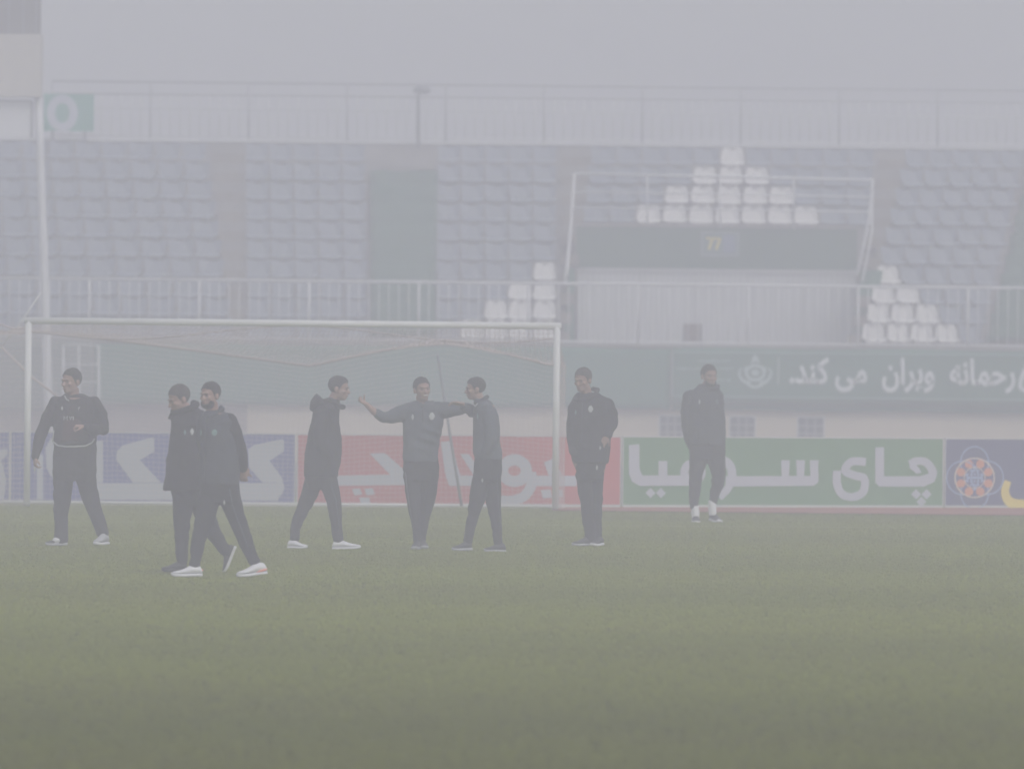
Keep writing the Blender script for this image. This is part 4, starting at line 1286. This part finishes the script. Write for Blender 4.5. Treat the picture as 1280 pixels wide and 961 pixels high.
# --- 3: bearded man, hands behind his back
p = Person(272, 720.5, 'bearded man in slate top with hands clasped behind, white and coral shoes')
p.head(262.5, 493.5, -.22, -38, 3, 0, 1.04, beard=1.0, neck_to=(266, 519, -.18))
D3 = -.20
p.torso(p.body, [(516, 256, 282, D3, .09), (535, 252, 288, D3, .12), (570, 253, 290, D3, .12), (605, 254, 292, D3, .12)])
p.limb(p.body, [(288, 527, D3, 8), (301, 566, D3+.05, 5.5), (305, 588, D3+.10, 4)])
p.limb(p.body, [(256, 527, D3, 8), (256, 566, D3+.12, 5.5), (290, 594, D3+.16, 4)])
p.limb(p.body, [(265, 612, D3, 12), (254, 660, D3-.02, 7), (244, 703, D3-.02, 4.3)]); p.limb(p.body, [(284, 612, D3, 12), (300, 662, D3+.05, 7), (319, 703, D3+.08, 4.3)])
p.hand(p.L(303, 586, D3+.12), (.1, .1, -1), (0, 1, 0), 1, curl=35)
p.hand(p.L(296, 592, D3+.17), (1, 0, .1), (0, 1, 0), 1, curl=40)
def f(b):
    p.torso(b, [(513, 257, 276, D3, .075), (518, 252, 286, D3, .10), (526, 249, 293, D3, .12), (545, 248, 296, D3, .14), (570, 248, 298, D3, .14), (592, 248, 300, D3, .14), (606, 249, 299, D3, .145)])
    p.limb(b, [(256, 527, D3, 10), (254, 555, D3+.08, 9), (262, 580, D3+.14, 7.5), (288, 592, D3+.16, 6)])
me = cloth_part(p, 'jacket', M_slated, .012, f, .005, 5.0)
def f(b): p.limb(b, [(285, 526, D3-.01, 11.5), (292, 542, D3, 12), (297, 562, D3+.03, 11.4), (301, 574, D3+.06, 9.6), (304, 584, D3+.11, 6.8)])
cloth_part(p, 'sleeve', M_black, .011, f, .004, 6.0, 'black sleeve on the near arm')
b = MB(); b.tube([p.L(256, 519, D3-.05), p.L(262, 521, D3-.10), p.L(270, 518, D3-.08), p.L(278, 511, D3), p.L(276, 509, D3+.07)], [.018, .02, .024, .026, .024], 8)
m3 = remesh(b, .009, 2); p.add('collar', m3, M_slated)
def f(b):
    p.torso(b, [(600, 249, 298.5, D3, .135), (615, 249, 299, D3, .13), (628, 252, 297, D3, .11)])
    p.limb(b, [(264, 612, D3, 15), (257, 645, D3-.02, 12.6), (250, 668, D3-.02, 9.6), (245, 692, D3-.02, 7.5), (243.5, 708, D3-.02, 6.8)])
    p.limb(b, [(284, 612, D3, 14.6), (293, 640, D3+.03, 12.4), (302, 663, D3+.05, 10), (310, 685, D3+.07, 8.4), (319, 704, D3+.08, 7)])
mt_ = cloth_part(p, 'trousers', M_trou, .011, f, .0045, 7.0)
seam(p, mt_, 'trouser_stripe', [(288, 610), (292, 630), (297, 645), (304, 663), (311, 683)], .006, M_slate)
mark(p, mt_, 'badge', 282, 627, 3, 6, M_badge, 'drop')
mark(p, me, 'badge', 270, 540, 7, 8, M_badgeg, 'round'); mark(p, me, 'badge', 253, 540, 2.5, 7, M_badgeg, 'drop')
seam(p, me, 'zip', [(259, 521), (258, 545), (257, 570), (257, 602)], .004, M_slated)
p.shoe(p.L(253, 720, D3-.02), p.L(214, 721, D3-.06), (M_shoew, M_shoew), w=.055, h=.105)
p.shoe(p.L(334, 717, D3+.08), p.L(296, 722, D3+.02), (M_shoew, M_shoew), w=.055, h=.115)
for (q, w_) in (((247, 714), 0), ((327, 713), .08)):
    b = MB(); b.ell(p.L(q[0], q[1], D3 + w_ - .03), (.055, 0, .015), (0, .034, 0), (0, 0, .014)); p.kids.append(('shoe_stripe', b.mesh('shoe_stripe', M_shoep, True), None))
p.build()

# --- 4: hooded jacket, white shoes, facing right
p = Person(404, 686, 'man in black hooded jacket and bright white shoes facing right')
p.head(424, 485, 0, 78, 6, 0, 1.10, quiff=1.1, neck_to=(412, 508, .02))
p.torso(p.body, [(508, 394, 422, 0, .1), (530, 390, 420, 0, .14), (570, 387, 421, 0, .15), (598, 388, 418, 0, .14)])
p.limb(p.body, [(396, 598, .05, 11), (382, 640, .08, 7), (369, 672, .1, 4)]); p.limb(p.body, [(408, 598, -.05, 11), (418, 640, -.08, 6.8), (423, 672, -.1, 4)])
p.limb(p.body, [(406, 516, -.17, 7), (402, 552, -.2, 5), (416, 572, -.17, 3.8)])
p.hand(p.L(410, 571, -.10), (.3, 0, -1), (0, 1, -.2), 1, curl=30)
def f(b):
    p.torso(b, [(499, 402, 424, .01, .09), (506, 396, 425, 0, .13), (516, 391, 424, 0, .17), (530, 387.5, 424.5, 0, .19), (548, 384.5, 426.5, 0, .20), (566, 382, 427.5, 0, .20), (580, 380, 426, 0, .20), (592, 379.5, 423, 0, .19), (596, 380, 422, 0, .19)])
    p.limb(b, [(405, 515, -.15, 9.5), (401, 535, -.19, 9.5), (402, 555, -.2, 8.5), (411, 570, -.17, 7)])
    p.limb(b, [(405, 515, .15, 9.5), (402, 540, .19, 9), (404, 560, .2, 8), (413, 571, .19, 7)])
cloth_part(p, 'jacket', M_black, .012, f, .005, 8.0)
def f(b):
    b.tube([p.L(404, 499, 0), p.L(396, 507, 0), p.L(392, 515, 0)], [.10, .085, .055], 12)
    b.tube([p.L(410, 500, -.09), p.L(420, 507, -.09), p.L(428, 509, -.05), p.L(429, 509, .05), p.L(420, 507, .1), p.L(408, 500, .1)], [.035, .034, .030, .03, .034, .035], 8)
    b.ell(p.L(408, 503, 0), (.09, 0, .02), (0, .12, 0), (0, 0, .05))
me = cloth_part(p, 'hood', M_black, .011, f, .004, 8.5)
def f(b):
    p.torso(b, [(588, 380.5, 421, 0, .15), (600, 381, 421, 0, .15), (612, 386, 422, 0, .12)])
    p.limb(b, [(393, 598, .05, 12.5), (385, 622, .07, 10), (375, 643, .08, 8.2), (368.5, 662, .1, 6.6), (368, 674, .1, 6)])
    p.limb(b, [(409, 598, -.05, 12.5), (416, 620, -.07, 10.5), (419, 640, -.08, 8.4), (421, 660, -.1, 7), (423, 674, -.1, 6.6)])
mt_ = cloth_part(p, 'trousers', M_trou, .011, f, .004, 9.0)
seam(p, mt_, 'trouser_stripe', [(414, 606), (420, 622), (422, 640), (424, 662)], .006, M_slate)
p.shoe(p.L(360, 685.5, .1), p.L(384, 686, .02), (M_shoew, M_shoew), w=.05, h=.095)
p.shoe(p.L(415.5, 687, -.1), p.L(451, 686, -.14), (M_shoew, M_shoew), w=.052, h=.10)
p.build()

# --- 5: arms spread, thumb up
p = Person(523, 686.5, 'smiling man in slate top with both arms spread and one thumb raised')
p.head(527.5, 486, -.06, 22, 0, 4, 1.09, smile=True, quiff=.4, neck_to=(528, 506, 0))
p.torso(p.body, [(504, 512, 546, 0, .09), (520, 508, 550, 0, .12), (550, 507, 548, 0, .12), (585, 506, 547, 0, .12)])
p.limb(p.body, [(486, 521, -.03, 5.4), (476, 521, -.05, 5.2), (467, 514, -.06, 4.4), (457.5, 505, -.08, 3.2)], skin=True)
p.limb(p.body, [(548, 511, 0, 6.5), (566, 512, -.04, 5), (584, 510, -.03, 3.6), (589, 509, 0, 3.2)])
p.limb(p.body, [(518, 590, 0, 10), (519, 635, 0, 6.4), (521.5, 675, 0, 3.6)]); p.limb(p.body, [(536, 590, 0, 10), (532, 635, 0, 6.4), (526, 675, 0, 3.6)])
p.hand(p.L(457.5, 505, -.08), (-1, -.1, .55), (.4, -.2, 1), 1, curl=72, thumb_dir=(-.05, -.1, 1))
p.hand(p.L(588, 509.5, -.01), (1, .3, -.1), (0, 1, -.4), 1, curl=25)
def f(b):
    p.torso(b, [(501, 518, 541, .01, .07), (505, 509, 549, 0, .10), (511, 505, 554, 0, .12), (522, 504.5, 554.5, 0, .13), (535, 503.8, 553, 0, .135), (555, 503.5, 549, 0, .135), (570, 503.5, 547.5, 0, .14), (577, 504, 548, 0, .14)])
    p.limb(b, [(512, 514, 0, 11), (500, 517, -.01, 10.5), (488, 521, -.03, 8.6), (478, 521.5, -.05, 7), (472, 517, -.055, 5.6)])
    p.limb(b, [(546, 513, 0, 11.5), (558, 512.5, -.03, 10), (572, 511.5, -.05, 8.6), (582, 509.8, -.04, 7), (587, 509, -.02, 5.6)])
me = cloth_part(p, 'training_top', M_slate, .011, f, .0045, 11.0)
def f(b):
    p.torso(b, [(572, 504, 548, 0, .125), (585, 503.5, 549.5, 0, .13), (600, 506, 548, 0, .12)])
    p.limb(b, [(516.5, 592, 0, 13), (517, 615, 0, 10.5), (519, 640, 0, 8), (521, 660, 0, 6.2), (522, 677, 0, 5)])
    p.limb(b, [(537, 592, 0, 12.5), (536, 615, 0, 10.5), (531.5, 640, .03, 8), (528.5, 660, .04, 6.2), (526, 677, .04, 4.6)])
mt_ = cloth_part(p, 'trousers', M_trou, .011, f, .004, 12.0)
seam(p, mt_, 'trouser_stripe', [(507, 590), (509, 612), (513, 638), (517, 660)], .005, M_slate)
mark(p, me, 'badge', 540, 520, 8, 9, M_badge, 'drop'); mark(p, me, 'badge', 516, 521, 3.5, 7, M_badge, 'drop')
seam(p, me, 'zip', [(529, 504), (529, 515), (529, 528)], .004, M_slated)
b = MB(); b.tube([p.L(517, 503, .04), p.L(519, 506, -.06), p.L(528, 509, -.095), p.L(538, 506, -.07), p.L(541, 502, .03)], .02, 8); m3 = remesh(b, .009, 2); p.add('collar', m3, M_slated)
p.shoe(p.L(523, 685.5, .06), p.L(518.5, 687, -.16), (M_shoeb, M_shoeg), w=.05, h=.095)
p.shoe(p.L(526, 684, .08), p.L(531, 686, -.12), (M_shoeb, M_shoeg), w=.05, h=.095)
p.build()

# --- 6: facing left, being hugged round the shoulder
p = Person(600, 689, 'man in slate jacket facing left, reached by the arm of the smiling man')
p.head(594, 485.5, 0, -82, 4, 0, 1.02, quiff=.9, neck_to=(603, 508, .02))
p.torso(p.body, [(506, 594, 618, 0, .12), (530, 594, 622, 0, .15), (560, 594, 624, 0, .14), (590, 596, 624, 0, .13)])
p.limb(p.body, [(600, 514, .14, 6.5), (584, 514, .12, 5), (572, 506, .04, 3.6)])
p.limb(p.body, [(610, 516, -.14, 6.5), (612, 548, -.18, 5), (604, 572, -.18, 3.6)])
p.hand(p.L(578, 505, .02), (-1, -.15, .12), (-.1, -.5, -1), 1, curl=16)
p.hand(p.L(608, 569, -.06), (-.2, .1, -1), (-1, .2, .4), 1, curl=30)
p.limb(p.body, [(603, 590, 0, 10), (595, 640, -.02, 6.2), (586, 676, -.04, 3.8)]); p.limb(p.body, [(614, 590, 0, 10), (619, 640, .03, 6.2), (623, 680, .05, 3.8)])
def f(b):
    p.torso(b, [(498, 594, 609, 0, .08), (503, 592, 615, 0, .12), (511, 591.5, 620, 0, .155), (522, 591.5, 623.5, 0, .17), (535, 591.5, 625, 0, .175), (552, 591.5, 625.5, 0, .17), (566, 591.5, 627.5, 0, .17), (574, 594, 627.5, 0, .165)])
    p.limb(b, [(611, 514, -.13, 9), (614, 530, -.17, 9), (614, 548, -.18, 8), (608, 563, -.15, 6.6)])
    p.limb(b, [(602, 513, .14, 9), (590, 514, .14, 7.5), (580, 509, .08, 5.6)])
me = cloth_part(p, 'jacket', M_slate, .011, f, .0045, 13.0)
b = MB(); b.tube([p.L(592, 506, -.03), p.L(597, 503, -.09), p.L(604, 499, -.1), p.L(609, 496, -.04), p.L(609, 496, .05)], [.014, .02, .022, .024, .022], 8); m3 = remesh(b, .009, 2); p.add('collar', m3, M_slated)
mark(p, me, 'badge', 597, 520, 2.5, 8, M_badgeg, 'drop')
seam(p, me, 'collar_piping', [(591.8, 505), (594, 508), (597, 504)], .006, M_badge)
def f(b):
    p.torso(b, [(570, 594, 628, 0, .15), (585, 592.5, 627.5, 0, .15), (600, 591, 626, 0, .13)])
    p.limb(b, [(603, 595, -.02, 12.5), (598, 618, -.03, 10.4), (592, 640, -.03, 8), (588, 660, -.04, 6.4), (585, 677, -.04, 5.4)])
    p.limb(b, [(614, 595, .03, 12.5), (616.5, 620, .04, 10.4), (619.5, 645, .05, 7.8), (621.5, 665, .05, 6), (623, 681, .05, 5.6)])
mt_ = cloth_part(p, 'trousers', M_trou, .011, f, .004, 14.0)
mark(p, mt_, 'badge', 603, 600, 2.5, 5, M_badge, 'drop')
seam(p, mt_, 'trouser_stripe', [(622, 592), (622, 615), (624, 640), (624, 665)], .005, M_slate)
p.shoe(p.L(590, 687.5, -.04), p.L(565, 688.5, -.08), (M_shoeb, M_shoeg), w=.05, h=.10)
p.shoe(p.L(632, 690, .05), p.L(605, 690, .0), (M_shoeb, M_shoeg), w=.05, h=.10)
p.build()

# --- 7: heavy dark jacket, hand in pocket, looking down
p = Person(736, 682.5, 'man in bulky dark jacket with hand in pocket just past the right goalpost')
p.head(728.5, 474.5, -.05, -32, 10, 0, 1.12, hair=M_hairg, neck_to=(735, 500, .02))
p.torso(p.body, [(500, 722, 756, 0, .1), (520, 718, 762, 0, .13), (560, 718, 760, 0, .13), (590, 722, 756, 0, .12)])
p.limb(p.body, [(720, 512, 0, 7), (714, 545, 0, 5.5), (718, 572, -.05, 4)])
p.limb(p.body, [(760, 510, 0, 7), (768, 532, .02, 5.2), (757, 548, -.12, 3.8)])
p.hand(p.L(759, 545, -.13), (-.6, -.1, -1), (0, 1, 0), 1, curl=20)
p.hand(p.L(718, 570, -.06), (.3, -.1, -1), (.3, 1, 0), 1, curl=30)
p.limb(p.body, [(729, 590, 0, 10), (734, 635, 0, 6.4), (737, 674, 0, 4)]); p.limb(p.body, [(747, 590, 0, 10), (746, 635, 0, 6.4), (746, 674, 0, 4)])
def f(b):
    p.torso(b, [(491, 722, 747, .02, .085), (497, 717, 757, .01, .11), (505, 712.5, 763, 0, .14), (518, 711.5, 766, 0, .16), (535, 710.5, 765, 0, .165), (552, 711.5, 763, 0, .165), (568, 713, 762, 0, .165), (579, 716, 761, 0, .16)])
    p.limb(b, [(720, 510, 0, 9.5), (716.5, 528, -.02, 9), (716, 548, -.03, 8.2), (719, 565, -.07, 7)])
    p.limb(b, [(758, 508, 0, 11), (763, 519, 0, 10), (763.5, 532, -.02, 8.4), (759, 543, -.11, 6.4)])
me = cloth_part(p, 'jacket', M_black, .012, f, .0055, 15.0)
b = MB(); b.tube([p.L(718, 500, -.04), p.L(723, 500, -.10), p.L(734, 500, -.11), p.L(745, 492, -.06), p.L(747, 487, .03), p.L(740, 486, .1)], [.02, .024, .026, .028, .028, .026], 8); m3 = remesh(b, .010, 2); p.add('collar', m3, M_black)
mark(p, me, 'badge', 738, 511, 7, 8, M_badge, 'drop'); mark(p, me, 'badge', 719.5, 515, 2.5, 6, M_badgeg, 'drop'); mark(p, me, 'pocket_zip', 750, 559.5, 2.6, 5, M_badge, 'drop')
seam(p, me, 'zip', [(728, 503), (727, 525), (727, 550), (729, 577)], .004, M_slated)
def f(b):
    p.torso(b, [(574, 718, 759, 0, .14), (588, 719.5, 756, 0, .14), (600, 721, 755, 0, .12)])
    p.limb(b, [(731, 592, 0, 12), (733.5, 618, 0, 10), (736, 645, 0, 8.5), (737.5, 665, 0, 7.6), (738, 674, 0, 7.4)])
    p.limb(b, [(744, 592, .02, 11.6), (743.5, 618, .03, 10), (744, 645, .04, 9), (745, 665, .05, 8), (745.5, 674, .05, 7.8)])
mt_ = cloth_part(p, 'trousers', M_trou, .011, f, .0045, 16.0)
mark(p, mt_, 'badge', 746, 584, 3, 6, M_badge, 'drop')
seam(p, mt_, 'trouser_stripe', [(752, 600), (751, 625), (750, 650), (750, 670)], .004, M_slate)
p.shoe(p.L(742, 681.5, 0), p.L(715, 682.5, -.08), (M_shoeb, M_shoeg), w=.05, h=.10)
p.shoe(p.L(752, 681, .06), p.L(740, 683, -.16), (M_shoeb, M_shoew), w=.05, h=.10)
p.build()

# --- 8: tall man near the green board, white socks
p = Person(883, 652.5, 'tall man in dark tracksuit and white socks before the green board')
p.head(886.5, 469.5, -.05, 26, 3, 0, 1.22, beard=.6, neck_to=(884, 488, 0))
p.torso(p.body, [(490, 868, 898, 0, .1), (510, 862, 900, 0, .13), (545, 862, 900, 0, .13), (566, 863, 902, 0, .12)])
p.limb(p.body, [(861, 500, 0, 7), (857, 530, .03, 5), (863, 553, .08, 3.8)]); p.limb(p.body, [(897, 500, 0, 6.5), (900, 530, .03, 5), (900, 553, .02, 3.8)])
p.hand(p.L(862, 552, .08), (.2, .1, -1), (1, .3, 0), 1, curl=30); p.hand(p.L(900, 552, .02), (0, 0, -1), (-1, .3, 0), 1, curl=30)
p.limb(p.body, [(873, 572, 0, 9), (869, 610, 0, 5.6), (868.5, 640, 0, 3.4)]); p.limb(p.body, [(894, 572, 0, 9), (896, 608, 0, 5.6), (890, 636, 0, 3.4)])
def f(b):
    p.torso(b, [(480, 874, 898, .01, .085), (486, 868, 900, 0, .11), (493, 861, 902, 0, .14), (505, 860, 904, 0, .155), (520, 860, 905, 0, .16), (540, 861, 906, 0, .16), (556, 862, 906, 0, .155)])
    p.limb(b, [(863, 496, 0, 9.5), (859.5, 512, .01, 9), (859, 530, .02, 8.2), (862, 548, .05, 7.4), (865, 557, .07, 6.2)])
    p.limb(b, [(896, 496, 0, 9), (897.5, 515, 0, 8.4), (899, 535, .0, 8), (900, 552, 0, 7)])
me = cloth_part(p, 'jacket', M_slated, .012, f, .005, 17.0)
b = MB(); b.tube([p.L(874, 483, .02), p.L(878, 486, -.07), p.L(888, 489, -.10), p.L(897, 486, -.06), p.L(898, 482, .03)], .024, 8); m3 = remesh(b, .010, 2); p.add('collar', m3, M_black)
mark(p, me, 'badge', 874, 502, 3, 6, M_badge, 'drop'); mark(p, me, 'badge', 896, 502, 5, 7, mat('badge_dim', (.10, .13, .14), .7), 'drop')
seam(p, me, 'zip', [(886, 492), (885, 515), (885, 540), (885, 555)], .004, M_black)
def f(b):
    p.torso(b, [(548, 862, 906, 0, .14), (565, 861, 907, 0, .14), (574, 863, 906, 0, .12)])
    p.limb(b, [(873, 572, 0, 12), (870, 590, 0, 9), (868.5, 608, 0, 7.6), (867.5, 622, 0, 6.4), (867.5, 634, 0, 4.8)])
    p.limb(b, [(895, 572, 0, 12), (898, 590, -.02, 9.2), (897, 606, -.02, 8), (893.5, 618, 0, 6.4), (891.5, 627, 0, 5.2)])
mt_ = cloth_part(p, 'trousers', M_trou, .010, f, .004, 18.0)
for (a_, c_) in ((((868.5, 632, 0), (869.5, 648, 0))), (((890.5, 625, 0), (890.5, 644, 0)))):
    b = MB(); b.tube([p.L(*a_), p.L((a_[0]+c_[0])/2, (a_[1]+c_[1])/2, 0), p.L(*c_)], [.053, .052, .05], 12); m3 = remesh(b, .010, 2, .5, wrinkle=.003, wscale=20); p.add('sock', m3, M_sock)
p.shoe(p.L(869, 652, .08), p.L(870.5, 654.5, -.18), (M_shoeb, M_shoew), w=.055, h=.10)
p.shoe(p.L(889, 650, .08), p.L(900, 654, -.14), (M_shoeb, M_shoew), w=.055, h=.10)
b = MB(); b.ell(p.L(898.5, 651, -.12), (.04, 0, 0), (0, .05, 0), (0, 0, .022)); p.kids.append(('toe_cap', b.mesh('toe_cap', M_shoew, True), None))
p.build()

bpy.data.scenes.remove(WS)


# ------------------------------------------------------------------ fog
hz = MB(); hz.box(-150, 150, -106, 520, -1.0, 12.2)
fog = bpy.data.materials.new('fog'); fog.use_nodes = True
n = fog.node_tree; n.nodes.clear()
pv = n.nodes.new('ShaderNodeVolumePrincipled'); ou = n.nodes.new('ShaderNodeOutputMaterial')
pv.inputs['Color'].default_value = (0.889, 0.874, 0.985, 1)
pv.inputs['Density'].default_value = 0.0102
pv.inputs['Anisotropy'].default_value = 0.0
n.links.new(pv.outputs[0], ou.inputs['Volume'])
h = hz.obj('haze', fog); tag(h, 'thick pale fog filling the whole stadium', 'fog', kind='stuff')
